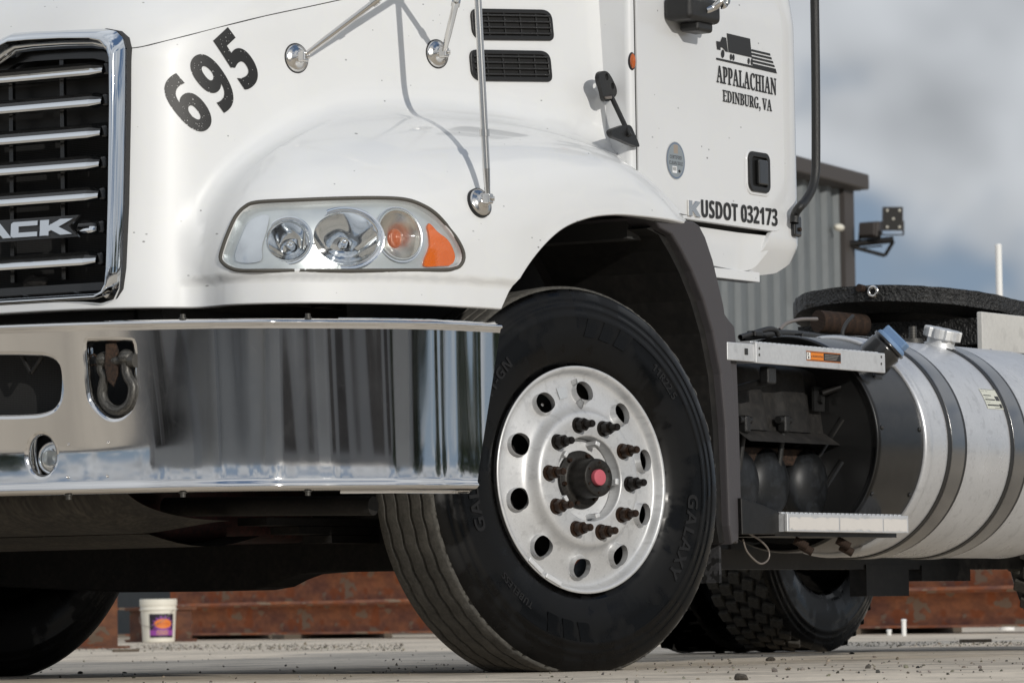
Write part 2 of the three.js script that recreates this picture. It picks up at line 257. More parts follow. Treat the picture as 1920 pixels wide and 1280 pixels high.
const M = {
  white: phys([0.755, 0.765, 0.775], 0.42, 0, { map: rep(T.speck, 0.9), clearcoat: 0.9, clearcoatRoughness: 0.06 }),
  whiteCab: phys([0.715, 0.725, 0.74], 0.45, 0, { map: rep(T.speck, 0.7), clearcoat: 0.8, clearcoatRoughness: 0.07 }),
  chrome: phys([0.72, 0.745, 0.77], 0.05, 1),
  steel: phys([0.73, 0.72, 0.71], 0.22, 1, { roughnessMap: rep(T.scratch, 1.6, 1.6), anisotropy: 0.42, anisotropyRotation: Math.PI / 2 }),
  stainless: phys([0.70, 0.68, 0.65], 0.18, 1),
  rim: phys([0.66, 0.665, 0.67], 0.55, 0.35, { map: rep(T.alu, 1.5), roughnessMap: T.gritRough }),
  hubSilver: std([0.80, 0.81, 0.82], 0.5, 0.35, { map: T.alu }),
  tank: phys([0.72, 0.73, 0.75], 0.42, 0.5, { map: rep(T.alu, 2.2), roughnessMap: T.gritRough }),
  strapSteel: phys([0.30, 0.30, 0.30], 0.22, 1),
  alu: phys([0.80, 0.81, 0.82], 0.5, 0.55, { map: rep(T.alu, 1.2) }),
  black: std(0.010, 0.42, 0, { bumpMap: rep(T.plastic, 6), bumpScale: 0.0006 }),
  blackGloss: phys(0.012, 0.25, 0, { clearcoat: 0.5, clearcoatRoughness: 0.15 }),
  blackSteel: std([0.028, 0.027, 0.027], 0.42, 0.3, { map: rep(T.grime, 2) }),
  greyPlastic: std([0.055, 0.051, 0.055], 0.62, 0, { bumpMap: rep(T.plastic, 8), bumpScale: 0.0008 }),
  cover: std([0.045, 0.043, 0.043], 0.7, 0, { map: rep(T.grime, 2), bumpMap: rep(T.plastic, 5), bumpScale: 0.0008 }),
  liner: std([0.030, 0.028, 0.027], 0.75, 0, { map: rep(T.grime, 1.5) }),
  under: std([0.032, 0.028, 0.025], 0.85, 0.1, { map: rep(T.grime, 2.5) }),
  engineRed: std([0.10, 0.022, 0.020], 0.7, 0, { map: rep(T.grime, 3) }),
  skid: std([0.10, 0.093, 0.082], 0.8, 0.1, { map: rep(T.grime, 3) }),
  rubber: phys([0.07, 0.07, 0.075], 0.62, 0, { map: rep(T.rubber, 2), roughnessMap: rep(T.wet, 2), specularIntensity: 0.5 }),
  treadRub: std([0.30, 0.30, 0.295], 0.95, 0, { map: rep(T.tread, 3) }),
  driveRub: std([0.16, 0.155, 0.145], 0.95, 0, { map: rep(T.tread, 3) }),
  nut: std([0.14, 0.075, 0.045], 0.38, 0.5, { map: rep(T.grime, 8) }),
  nutDark: std([0.055, 0.045, 0.040], 0.33, 0.5, { map: rep(T.grime, 8) }),
  hub: std([0.085, 0.083, 0.082], 0.5, 0.45, { map: rep(T.grime, 5) }),
  pink: std([0.48, 0.095, 0.125], 0.6),
  galv: std([0.33, 0.34, 0.35], 0.5, 0.55, { map: rep(T.grime, 6) }),
  rustSteel: std([0.13, 0.075, 0.05], 0.85, 0.2, { map: rep(T.grime, 6) }),
  amber: phys([0.70, 0.135, 0.008], 0.2, 0, { bumpMap: rep(T.plastic, 4), bumpScale: 0.003, clearcoat: 1, clearcoatRoughness: 0.05 }),
  amberGlow: phys([0.95, 0.24, 0.02], 0.15, 0, { transmission: 0.35, thickness: 0, clearcoat: 1, clearcoatRoughness: 0.04 }),
  lens: phys([0.97, 0.98, 0.98], 0.03, 0, { transmission: 1, thickness: 0, ior: 1.45 }),
  lampBack: phys([0.60, 0.63, 0.64], 0.30, 0.55),
  mirror: phys([0.86, 0.87, 0.88], 0.06, 1),
  turnLens: phys([0.97, 0.93, 0.86], 0.05, 0, { transmission: 1, thickness: 0, ior: 1.45 }),
  gasket: std([0.07, 0.065, 0.055], 0.7),
  seam: std(0.035, 0.8),
  print: std(0.018, 0.5),
  screen: std(1, 0.8, 0, { map: rep(T.screen, 14) }),
  grease: phys(0.010, 0.5, 0, { bumpMap: rep(T.concreteBump, 3), bumpScale: 0.02, clearcoat: 0.15, clearcoatRoughness: 0.5 }),
  blue: std([0.15, 0.245, 0.40], 0.6),
  hose: std(0.022, 0.6),
  wire: std([0.25, 0.22, 0.2], 0.5, 0.5),
  ground: std([1, 1, 1], 0.95, 0, { map: rep(T.concrete, 0.45), bumpMap: rep(T.concreteBump, 0.8), bumpScale: 0.004 }),
  asphalt: std([0.8, 0.8, 0.8], 0.9, 0, { map: rep(T.asphalt, 0.5) }),
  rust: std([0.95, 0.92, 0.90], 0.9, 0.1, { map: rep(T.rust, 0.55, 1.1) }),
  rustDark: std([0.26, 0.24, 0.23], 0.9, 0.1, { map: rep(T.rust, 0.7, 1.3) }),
  siding: std([0.165, 0.182, 0.19], 0.6, 0.1, { map: rep(T.alu, 0.4) }),
  trim: std([0.055, 0.048, 0.045], 0.65),
  stone: std([0.36, 0.32, 0.28], 0.95, 0, { map: rep(T.grime, 4) }),
  bucket: std([0.72, 0.69, 0.60], 0.5),
  pvc: std([0.80, 0.80, 0.78], 0.5),
  leaf: std([0.045, 0.075, 0.025], 0.8),
  bark: std([0.10, 0.08, 0.06], 0.95),
};
M.siding.map.repeat.set(0.3, 0.12);

// ---------------------------------------------------------------- ground and background
{
  const gnd = struct('ground', geoOf([-160, 0, -160, 200, 0, -160, 200, 0, 160, -160, 0, 160], null, [0, 2, 1, 0, 3, 2], [-160, -160, 200, -160, 200, 160, -160, 160]), M.ground);
  // the darker driving lane on the near side, seen only in the bumper
  const a = atDepth(960, 1152, 8.8), r = V(AX[0][0], 0, AX[0][2]).normalize(), f = V(-AX[2][0], 0, -AX[2][2]).normalize();
  const P = (s, d) => CAM.clone().setY(0.004).addScaledVector(r, s).addScaledVector(f, d);
  const q = [P(-60, -12), P(60, 9.2), P(60, -40), P(-60, -40)], pos = [], uv = []; for (const p of q) { pos.push(p.x, p.y, p.z); uv.push(p.x, p.z); }
  struct('road', geoOf(pos, null, [0, 1, 2, 0, 2, 3], uv), M.asphalt);
}
// loose chips and grit on the concrete: nobody could count them
{
  seed = 99; const g = new THREE.IcosahedronGeometry(1, 0); const N = 2100, im = shadows(new THREE.InstancedMesh(g, std([1, 1, 1], 0.95), N)); im.name = 'gravel'; im.userData = { kind: 'stuff', label: 'scattered chips of bark and grit lying on the concrete', category: 'gravel' };
  const m = new THREE.Matrix4(), q = new THREE.Quaternion(), c = new THREE.Color();
  for (let i = 0; i < N; i++) {
    let u, v; const k = rnd();
    if (k < 0.5) { u = rr(-40, 760); v = rr(1209, 1219) + rr(-2, 2); } else if (k < 0.66) { u = rr(-60, 1980); v = rr(1196, 1284); } else if (k < 0.9) { u = rr(1480, 1960); v = rr(1203, 1212); } else { u = rr(700, 1980); v = rr(1236, 1262); }
    const p = onY(u, v, 0), s = rr(0.0015, 0.0048) * (k < 0.5 ? 1.3 : 1) * (rnd() < 0.05 ? 1.8 : 1);
    q.setFromEuler(new THREE.Euler(rr(0, 6), rr(0, 6), rr(0, 6))); m.compose(V(p.x, s * 0.35, p.z), q, V(s * rr(0.6, 1.6), s * rr(0.4, 0.8), s)); im.setMatrixAt(i, m);
    const b = rr(0.04, 0.26); c.setRGB(b * rr(1, 1.22), b, b * rr(0.7, 0.95)); im.setColorAt(i, c);
  }
  scene.add(im);
  const st = [[1352, 1224, .034, 'flat beige stone lying behind the front tyre'], [1489, 1219, .036, 'beige stone lying under the rear tyre'], [1445, 1239, .022, 'grey stone lying in the shadow of the truck'], [1391, 1275, .027, 'pale broken stone lying on the sunlit concrete'], [1598, 1226, .011, 'dark pebble beside the shadow edge'], [1722, 1252, .010, 'brown pebble on the sunlit concrete beside the truck'], [233, 1262, .010, 'dark pebble in front of the far front tyre'], [150, 1263, .013, 'dark lump of dirt by the far front tyre']];
  st.forEach(([u, v, s, l], i) => {
    const geo = mergeVertices(new THREE.IcosahedronGeometry(1, 2).deleteAttribute('normal').deleteAttribute('uv')), p = geo.attributes.position;
    for (let k = 0; k < p.count; k++) { const w = V().fromBufferAttribute(p, k), n = 0.65 + 0.7 * vn(w.x * 1.3 + i * 9, w.y * 1.3, w.z * 1.3 + 4); p.setXYZ(k, w.x * n, Math.max(w.y * n, -0.55), w.z * n); }
    let fg = geo.toNonIndexed(); fg.computeVertexNormals(); fg = boxUV(fg.scale(s * 0.75, s * 0.42, s * 0.5)); fg.computeBoundingBox(); const p0 = onY(u, v, 0);
    const m = mesh('stone', fg, i > 3 ? M.under : M.stone); m.position.set(p0.x, -fg.boundingBox.min.y - 0.001, p0.z); m.rotation.y = i * 1.3; tag(m, l, 'stone', 'stones on the concrete');
  });
  const sticks = [[235, 1222, 0.13, 'short broken stick lying on the concrete before the bucket'], [1530, 1192, 0.16, 'flat brown wood splinter lying beyond the rear tyre'], [1830, 1204, 0.14, 'thin brown stick lying on the concrete near the rusty beams']];
  for (const [u, v, L, l] of sticks) { const p = onY(u, v, 0), g = boxUV(box(L, 0.014, 0.022, 0, 0.007, 0, 0.004)); const q = g.attributes.position; for (let k = 0; k < q.count; k++) q.setZ(k, q.getZ(k) + 0.01 * Math.sin(q.getX(k) * 40)); const m = mesh('stick', g, M.bark); m.position.set(p.x, 0, p.z); m.rotation.y = Math.atan2(-AX[0][2], AX[0][0]) + 0.2; tag(m, l, 'stick', 'sticks on the concrete'); }
}
// rusty beams lying across the yard behind the truck
function iBeam(L, h, w, t = 0.014) { // along +x, base at y = 0
  return boxUV(merge([box(L, t, w, 0, t / 2, 0), box(L, t, w, 0, h - t / 2, 0), box(L, h - 2 * t, t * 0.8, 0, h / 2, 0)]));
}
{
  const A = onY(240, 1201, 0), B = onY(1900, 1187, 0), ang = Math.atan2(-(B.z - A.z), B.x - A.x), dirB = B.clone().sub(A).normalize();
  const back = V(-dirB.z, 0, dirB.x); if (back.dot(V(-AX[2][0], 0, -AX[2][2])) < 0) back.negate();
  const put = (name, g, mat, u, off, y, lab, grp) => { const p = A.clone().addScaledVector(dirB, u).addScaledVector(back, off), m = mesh(name, g, mat); m.position.set(p.x, y, p.z); m.rotation.y = ang; return tag(m, lab, 'beam', grp); };
  const span = A.distanceTo(B);
  // timbers under the stack
  [0.6, 2.3, 4.6, 6.8, 9.0].forEach(u => { const p = A.clone().addScaledVector(dirB, u).addScaledVector(back, 0.45), m = mesh('timber_block', boxUV(box(0.18, 0.035, 0.9, 0, 0.0175, 0, 0.006)), M.bark); m.position.copy(p); m.rotation.y = ang; tag(m, 'short timber block laid under the rusty beams', 'block', 'timber blocks under the beams'); });
  const w = span + 1.5;
  put('steel_beam', iBeam(w, 0.215, 0.30), M.rust, w / 2 - 0.5, 0.30, 0.035, 'long rusty steel beam at the bottom of the stack, resting on timber blocks');
  put('steel_beam', iBeam(w - 0.2, 0.215, 0.28), M.rust, w / 2 - 0.3, 0.66, 0.035, 'long rusty steel beam lying behind the bottom beam of the stack');
  const up = put('steel_beam', iBeam(w, 0.30, 0.5, 0.02), M.rust, w / 2 + 0.02, 0.36, 0.2505, 'rusty steel beam with patches of old cream paint on top of the stack');
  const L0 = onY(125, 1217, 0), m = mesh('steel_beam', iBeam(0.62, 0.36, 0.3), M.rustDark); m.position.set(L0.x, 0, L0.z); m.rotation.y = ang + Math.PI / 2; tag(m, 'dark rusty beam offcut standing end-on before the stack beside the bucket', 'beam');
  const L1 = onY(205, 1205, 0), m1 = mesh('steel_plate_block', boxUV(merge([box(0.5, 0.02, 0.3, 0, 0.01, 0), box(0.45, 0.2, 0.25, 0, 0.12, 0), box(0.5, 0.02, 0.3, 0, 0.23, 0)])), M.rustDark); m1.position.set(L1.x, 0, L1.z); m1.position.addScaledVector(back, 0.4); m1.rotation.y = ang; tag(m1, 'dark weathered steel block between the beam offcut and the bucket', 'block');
}
// the bucket
{
  const p = onY(297, 1204, 0), k = group('paint_bucket', null, p.x, 0, p.z); tag(k, 'white plastic bucket with black, purple and orange label beside rusty beams', 'bucket');
  const H = 0.295, R = 0.124;
  mesh('body', lathe([[0.001, 0.004], [R * 0.86, 0], [R * 0.88, 0.006], [R * 0.97, H * 0.72], [R * 0.985, H * 0.74], [R * 1.04, H * 0.745], [R * 1.04, H * 0.775], [R * 0.985, H * 0.78], [R * 0.99, H * 0.86]], 40), M.bucket, k);
  mesh('lid', lathe([[R * 1.0, H * 0.85], [R * 1.03, H * 0.85], [R * 1.035, H * 0.98], [R * 1.02, H], [R * 0.9, H], [R * 0.88, H * 0.975], [0.001, H * 0.975]], 40), M.bucket, k);
  const c = document.createElement('canvas'); c.width = 256; c.height = 256; const x = c.getContext('2d');
  x.fillStyle = '#241c26'; x.fillRect(0, 0, 256, 256); x.fillStyle = '#7a3a8e';
  x.beginPath(); for (let i = 0; i < 28; i++) { const a = i / 28 * 6.283, q = i % 2 ? 78 : 122; x.lineTo(136 + q * Math.cos(a), 116 + q * 0.86 * Math.sin(a)); } x.fill();
  x.fillStyle = '#d9792e'; x.beginPath(); x.ellipse(138, 106, 88, 52, 0, 0, 7); x.fill(); x.fillStyle = '#8a3f93'; x.fillRect(0, 172, 256, 60); x.fillStyle = '#c9a04a'; for (let i = 0; i < 4; i++) x.fillRect(70, 178 + i * 13, 120, 5); x.fillStyle = '#c05f2a'; for (let i = 0; i < 5; i++) x.fillRect(80 + i * 26, 90, 14, 34);
  const t = new THREE.CanvasTexture(c); t.colorSpace = THREE.SRGBColorSpace;
  const vd = Math.atan2(CAM.x - p.x, CAM.z - p.z) - 0.05;
  const lg = new THREE.CylinderGeometry(R * 0.974, R * 0.906, H * 0.55, 30, 1, true, vd + 0.0 - 0.50, 1.55).translate(0, H * 0.385, 0);
  mesh('label', lg, std(1, 0.5, 0, { map: t }), k);
  const hp = []; for (let i = 0; i <= 14; i++) { const a = Math.PI * i / 14; hp.push(V(Math.cos(a) * R * 1.03, H * 0.76 - Math.sin(a) * 0.115, Math.sin(a) * R * 1.06)); }
  const hd = mesh('handle', tube(hp, 0.0022, 30, 6), M.wire, k); hd.rotation.y = vd - 0.55;
}
// corrugated building behind the cab
{
  const D = 45, top = atDepth(1588, 340, D), cor = atDepth(1588, 600, D), wd = V(0.986, 0, -0.158).normalize(), inn = V(wd.z, 0, -wd.x).multiplyScalar(-1); // inn: into the building
  if (inn.z > 0) inn.negate();
  const Hh = top.y, b = group('corrugated_building', null, cor.x, 0, cor.z); tag(b, 'grey corrugated metal building with dark roof trim behind the cab', 'building');
  b.rotation.y = Math.atan2(-wd.z, wd.x);            // local +x runs along the wall to its far corner, local -z goes inside
  const L = 8.2, pitch = 0.36, pos = [], idx = [], uv = [], prof = [[0, 0], [0.13, 0], [0.17, 0.045], [0.29, 0.045], [0.33, 0], [0.36, 0]];
  for (let n = 0; n < Math.floor(L / pitch); n++) { // each sheet rib is a part of the wall
    const g = new THREE.BufferGeometry(), ps = [], ix = [], us = []; prof.forEach(([x, z], i) => { for (const y of [0, Hh]) { ps.push(x, y, z); us.push(x + n * pitch, y); } if (i) { const q = i * 2; ix.push(q - 2, q, q + 1, q - 2, q + 1, q - 1); } });
    g.setAttribute('position', new THREE.Float32BufferAttribute(ps, 3)); g.setAttribute('uv', new THREE.Float32BufferAttribute(us, 2)); g.setIndex(ix); const ng = g.toNonIndexed(); ng.computeVertexNormals();
    const m = mesh('wall_rib', ng, M.siding, b); m.position.x = -(n + 1) * pitch - 0.12;
  }
  mesh('end_wall', boxUV(box(0.08, Hh, 9, -0.06, Hh / 2, -4.56)), M.siding, b);
  mesh('corner_trim', boxUV(box(0.30, Hh, 0.12, -0.14, Hh / 2, 0.035)), M.trim, b);
  mesh('roof', boxUV(new THREE.BoxGeometry(L + 0.3, 0.10, 10).rotateX(0.06).translate(-L / 2 - 0.04, Hh + 0.33, -4.85)), M.trim, b);
  mesh('roof_trim', boxUV(merge([box(L + 0.3, 0.15, 0.16, -L / 2 - 0.03, Hh + 0.0, 0.14, 0.02), box(L + 0.2, 0.05, 0.20, -L / 2 - 0.04, Hh - 0.06, 0.05)])), M.trim, b);
  const ds = mesh('wall_lamp', new THREE.SphereGeometry(0.06, 16, 10).scale(1.6, 0.6, 0.8), M.bucket, b); ds.position.set(-0.55, Hh - 0.48, 0.12);
  // bracket arm with two floodlights beyond the corner
  const q = (u, v) => { const p = atDepth(u, v, D - 0.1); return p; };
  const mid = q(1640, 455), arm = group('light_bracket', null, cor.x, q(1590, 458).y, cor.z); tag(arm, 'steel bracket arm sticking out from the building corner under the floodlights', 'bracket');
  const loc = (u, v) => q(u, v).sub(arm.position), bar = (name, u0, v0, u1, v1, r) => mesh(name, rod(loc(u0, v0), loc(u1, v1), r, 6), M.blackSteel, arm);
  bar('arm', 1564, 461, 1676, 449, 0.035); bar('brace', 1600, 463, 1660, 479, 0.02); bar('brace', 1660, 479, 1676, 452, 0.02); bar('wire', 1600, 466, 1655, 461, 0.008);
  const flood = (u, v, w, h, yaw, pit, lab, led) => {
    const p = q(u, v), g = group('floodlight', null, p.x, p.y, p.z); tag(g, lab, 'floodlight', 'floodlights at the building corner'); g.rotation.set(pit, yaw, 0, 'YXZ');
    mesh('housing', merge([box(w, h, 0.05, 0, 0, -0.03, 0.01), box(w * 0.8, h * 0.8, 0.05, 0, 0, -0.07)]), M.trim, g);
    mesh('face', box(w * 0.94, h * 0.94, 0.012, 0, 0, 0.002), M.blackGloss, g);
    mesh('frame', merge([box(w, 0.009, 0.02, 0, h / 2, -0.01), box(w, 0.009, 0.02, 0, -h / 2, -0.01), box(0.009, h, 0.02, w / 2, 0, -0.0085), box(0.009, h, 0.02, -w / 2, 0, -0.0085)]), M.greyPlastic, g);
    if (led) for (const [a, c] of [[-1, 1], [1, 1], [0, 0], [-1, -1], [1, -1]]) { const l = mesh('led', new THREE.SphereGeometry(0.013, 10, 8), M.bucket, g); l.position.set(a * w * 0.32, c * h * 0.36, 0.012); }
    mesh('yoke', merge([box(0.012, h * 0.6, 0.03, w / 2 + 0.012, -h * 0.4, -0.02), box(0.012, h * 0.6, 0.03, -w / 2 - 0.012, -h * 0.4, -0.02), box(w + 0.036, 0.012, 0.03, 0, -h * 0.7, -0.02)]), M.blackSteel, g);
  };
  const face = Math.atan2(CAM.x - mid.x, CAM.z - mid.z);
  flood(1675, 410, 0.19, 0.22, face + 0.25, 0.1, 'square floodlight with five lamps tilted up on the bracket arm', true);
  flood(1634, 432, 0.20, 0.15, face + 2.6, 0.15, 'dark floodlight facing away, lower on the bracket arm', false);
}
// poles
{
  const b = atDepth(1878, 700, 30), top = atDepth(1873, 460, 30), p = group('white_pole', null, b.x, 0, b.z); tag(p, 'plain white upright pole standing behind the rear of the truck', 'pole');
  mesh('shaft', new THREE.CylinderGeometry(0.021, 0.021, top.y, 20).translate(0, top.y / 2, 0), M.pvc, p); mesh('cap', new THREE.CylinderGeometry(0.019, 0.0225, 0.012, 20).translate(0, top.y + 0.006, 0), M.pvc, p);
  mesh('base', new THREE.CylinderGeometry(0.05, 0.05, 0.02, 20).translate(0, 0.01, 0), M.pvc, p);
  for (const [u, v, h, l] of [[1696, 1192, 0.088, 'short white plastic pipe stub standing before the rusty beam'], [1668, 1191, 0.03, 'very low white pipe end beside the taller pipe stub']]) { const w = onY(u, v, 0), g = mesh('pipe_stub', lathe([[0.010, 0], [0.0125, 0], [0.0125, h - 0.008], [0.015, h - 0.008], [0.015, h], [0.011, h + 0.004], [0.009, h]], 20), M.pvc); g.position.set(w.x, 0, w.z); tag(g, l, 'pipe', 'pipe stubs by the beams'); }
}
const FB = await new FontLoader().loadAsync('fonts/droid/droid_sans_bold.typeface.json'), FS = await new FontLoader().loadAsync('fonts/droid/droid_serif_bold.typeface.json');
T.flapTex = tex(512, 512, (u, v) => { const n = tnoise(u, v, 22, 3), f = tnoise(u, v, 60, 3, 2); const c = n > 0.55 ? 0.10 : 0.36 + 0.2 * (f - 0.5); return [c, c, c * 1.02]; });
M.flap = std([0.30, 0.30, 0.31], 0.85, 0, { map: rep(T.flapTex, 3) });
T.tankFilm = tex(512, 512, (u, v) => { const n = tnoise(u, v, 7, 5), d = tnoise(u, v, 30, 3, 4); const c = 0.35 + 0.5 * sstep(0.5, 0.62, n) * 0.35 + 0.2 * (d - 0.5); return [c * 0.98, c, c * 1.03]; });
M.airTank = phys([0.05, 0.055, 0.06], 0.46, 0.1, { map: rep(T.tankFilm, 3) });
M.drum = phys([0.024, 0.024, 0.025], 0.26, 0.1, { map: rep(T.grime, 1.6) });
M.fenderWhite = std([0.66, 0.65, 0.62], 0.6, 0, { map: rep(T.alu, 1) });
M.letter = phys([0.0045, 0.0045, 0.005], 0.5, 0, { specularIntensity: 0.7 });
M.chromeSoft = phys([0.80, 0.81, 0.82], 0.22, 1);
M.hallWall = std([0.40, 0.40, 0.40], 0.7, 0, { map: rep(T.alu, 0.3) });
// ================================================================ THE TRUCK
const truck = group('semi_truck'); tag(truck, 'white semi truck numbered 695 with polished bumper and turned front wheels', 'truck');
const smax = (a, b, k) => { const h = Math.max(k - Math.abs(a - b), 0) / k; return Math.max(a, b) + h * h * k * 0.25; };
const smin = (a, b, k) => -smax(-a, -b, k);
// a plan curve in (x, z): signed distance (negative inside the truck) and position along it
class Plan {
  constructor(pts, n = 14) { const c = new THREE.CatmullRomCurve3(pts.map(p => V(p[0], 0, p[1])), false, 'centripetal'); this.p = c.getSpacedPoints(pts.length * n).map(q => [q.x, q.z]); this.len = [0]; for (let i = 1; i < this.p.length; i++) this.len.push(this.len[i - 1] + Math.hypot(this.p[i][0] - this.p[i - 1][0], this.p[i][1] - this.p[i - 1][1])); this.total = this.len[this.len.length - 1]; }
  near(x, z) { let b = 1e9, bs = 0, sg = 1; const P = this.p; for (let i = 0; i + 1 < P.length; i++) { const ax = P[i][0], az = P[i][1], ex = P[i + 1][0] - ax, ez = P[i + 1][1] - az, L = ex * ex + ez * ez; let t = ((x - ax) * ex + (z - az) * ez) / L; if (i > 0) t = Math.max(t, 0); if (i + 2 < P.length) t = Math.min(t, 1); const dx = x - ax - ex * t, dz = z - az - ez * t, d = dx * dx + dz * dz; if (d < b) { b = d; bs = this.len[i] + t * Math.sqrt(L); sg = ex * (z - az) - ez * (x - ax) > 0 ? 1 : -1; } } return [sg * Math.sqrt(b), bs]; }
  at(s) { const P = this.p; let i = 0; if (s >= this.total) i = P.length - 2; else if (s > 0) { let lo = 0, hi = P.length - 1; while (hi - lo > 1) { const m = (lo + hi) >> 1; if (this.len[m] <= s) lo = m; else hi = m; } i = lo; } const L = this.len[i + 1] - this.len[i], t = (s - this.len[i]) / L, ex = (P[i + 1][0] - P[i][0]) / L, ez = (P[i + 1][1] - P[i][1]) / L; return { x: P[i][0] + ex * t * L, z: P[i][1] + ez * t * L, nx: -ez, nz: ex }; }
}
// ---------------------------------------------------------------- hood with its fender
const podPlan = new Plan([[-0.86, 0.46], [-1.02, 0.55], [-1.115, 0.645], [-1.145, 0.745], [-1.10, 0.87], [-0.99, 0.98], [-0.83, 1.07], [-0.62, 1.125], [-0.32, 1.150], [0, 1.155], [0.30, 1.15], [0.60, 1.145]]);
const yEdge = [[-1.3, 1.10], [-1.1, 1.125], [-0.9, 1.15], [-0.65, 1.20], [-0.35, 1.27], [-0.05, 1.315], [0.15, 1.315], [0.3, 1.285], [0.42, 1.235], [0.55, 1.16], [0.65, 1.08]];
const yCrest = [[-1.3, 1.30], [-1.0, 1.37], [-0.75, 1.425], [-0.45, 1.465], [-0.15, 1.475], [0.08, 1.455], [0.23, 1.425], [0.37, 1.365], [0.49, 1.285], [0.58, 1.19], [0.7, 1.06]];
function hoodBody(x, y, z) {
  const side = (z - (0.588 + 0.298 * (x + 1.15)) + 0.05 * (y - 1.3)) * 0.955, front = (-1.272 + 0.075 * (y - 0.93)) - x, top = (y - (1.735 + 0.29 * (x + 1.23))) * 0.955;
  return smax(smax(side, front, 0.29), top, 0.22);
}
function hoodSdf(x, y, z) {
  z = Math.abs(z); const H = hoodBody(x, y, z); if (H > 0.45) return H * 0.6;
  const [d] = podPlan.near(x, z), e = pl(yEdge, x), c = pl(yCrest, x), dd = Math.max(-d, 0), top = (y - (e + (c - e) * (1 - Math.exp(-dd / 0.16)))) * 0.80;
  const P = smax(d + 0.013 * sstep(1.0, 0.97, y), top, 0.10);   // the lower lip is set back a little below the bulge
  return smin(H, P, 0.072);
}
const hoodHit = (u, v) => hitSdf(u, v, hoodSdf);
const hoodNormal = p => { const e = 1e-3; return V(hoodSdf(p.x + e, p.y, p.z) - hoodSdf(p.x - e, p.y, p.z), hoodSdf(p.x, p.y + e, p.z) - hoodSdf(p.x, p.y - e, p.z), hoodSdf(p.x, p.y, p.z + e) - hoodSdf(p.x, p.y, p.z - e)).normalize(); };
// outline of the wheel arch in the plane of the fender's outer side
const archPts = [[930, 640], [950, 583], [975, 523], [1010, 468], [1050, 428], [1100, 407], [1150, 401], [1200, 404], [1250, 409], [1303, 416]].map(([u, v]) => { const p = onZ(u, v, 1.145); return [p.x, p.y]; });
const archCurve = new THREE.CatmullRomCurve3(archPts.map(p => V(p[0], p[1], 0)), false, 'centripetal').getSpacedPoints(80).map(p => [p.x, p.y]);
const archPoly = [...archCurve, [0.9, 1.19], [0.9, 0.5], [archCurve[0][0], 0.5]];
// headlight outline: found on the surface, then kept as an outline in the lamp's own plane
const hlC = hoodHit(640, 440), hlPts3 = [[413, 482], [419, 459], [431, 428], [443, 404], [460, 387], [483, 379], [556, 375], [634, 372], [712, 371], [759, 374], [790, 384], [817, 401], [843, 430], [861, 456], [869, 477], [866, 493], [853, 503], [817, 506], [660, 507], [504, 507], [452, 507], [431, 502], [418, 493]].map(([u, v]) => hoodHit(u, v));
const hlN = V(-0.66, 0.10, 0.745).normalize(), hlU = V(0, 1, 0).cross(hlN).normalize(), hlV = hlN.clone().cross(hlU);
const hl2 = p => { const w = p.clone().sub(hlC); return [w.dot(hlU), w.dot(hlV)]; };
const hlPoly = closedCurve(hlPts3.map(hl2), 5);
const hlG = (x, y, z) => { const q = hl2(V(x, y, z)); return Math.abs(q[0]) > 0.6 || Math.abs(q[1]) > 0.3 || V(x, y, z).sub(hlC).dot(hlN) < -0.45 ? 1 : sdPoly(hlPoly, q[0], q[1]); };
// grille opening in the front plane
const gx = y => -1.245 + 0.075 * (y - 0.93);
const onGrille = (u, v) => { let p = onX(u, v, -1.22); for (let i = 0; i < 4; i++) p = onX(u, v, gx(p.y)); return p; };
const half = a => a.map(([u, v]) => { const p = onGrille(u, v); return [p.z, p.y]; });
const gOut = half([[-8, 78], [10, 66], [30, 59], [70, 56], [130, 54], [195, 54], [216, 58], [228, 70], [233, 90], [232, 200], [229, 380], [225, 500], [221, 540], [211, 561], [194, 573]]);
const gIn = half([[-8, 121], [10, 108], [26, 98], [60, 94], [120, 90], [168, 89], [188, 93], [202, 106], [208, 124], [210, 200], [208, 380], [205, 500], [203, 528], [198, 538], [186, 543]]);
const ring = h => [...h.map(p => p), ...h.slice().reverse().map(p => [-p[0], p[1]])];
const gPoly = ring(half([[-8, 95], [30, 72], [120, 68], [190, 68], [212, 78], [220, 100], [221, 300], [216, 520], [208, 552], [190, 562]]));
const hoodRear = onZ(1143, 150, 1.0).x;
let hoodMesh = surfaceNet(hoodSdf, [-1.38, 0.86, -0.02], [0.74, 2.30, 1.24], 0.0165);
const lowEdge = (x, y, z) => 0.921 + 0.0 * x;
hoodMesh = clip(hoodMesh, (x, y, z) => Math.max(-z, lowEdge(x, y, z) - y));
hoodMesh = clip(hoodMesh, (x, y, z) => Math.max(x - 0.56, Math.min(x - hoodRear, 0.04 - hoodBody(x, y, z))));
hoodMesh = clip(hoodMesh, (x, y, z) => z > 0.55 && y < 1.4 ? -sdPoly(archPoly, x, y) : -0.1);
const podLens = clip(hoodMesh, hlG);
hoodMesh = clip(hoodMesh, (x, y, z) => -hlG(x, y, z));
hoodMesh = clip(hoodMesh, (x, y, z) => x < -0.95 ? -sdPoly(gPoly, z, y) : -0.1);
const lipM = lips(hoodMesh, [[0.003, 0.002], [0.004, 0.006], [0.003, 0.03]], p => p.z > 0.005 && !(p.y > 1.4 && p.x > 0.1));
const hoodUV = (x, y, z) => [x * 0.8 + z * 0.7, y];
const hoodL = merge([toGeo(hoodMesh, hoodUV), toGeo(lipM, hoodUV)]);
const hood = mesh('hood', merge([hoodL, mirrored(hoodL)]), M.white, truck);
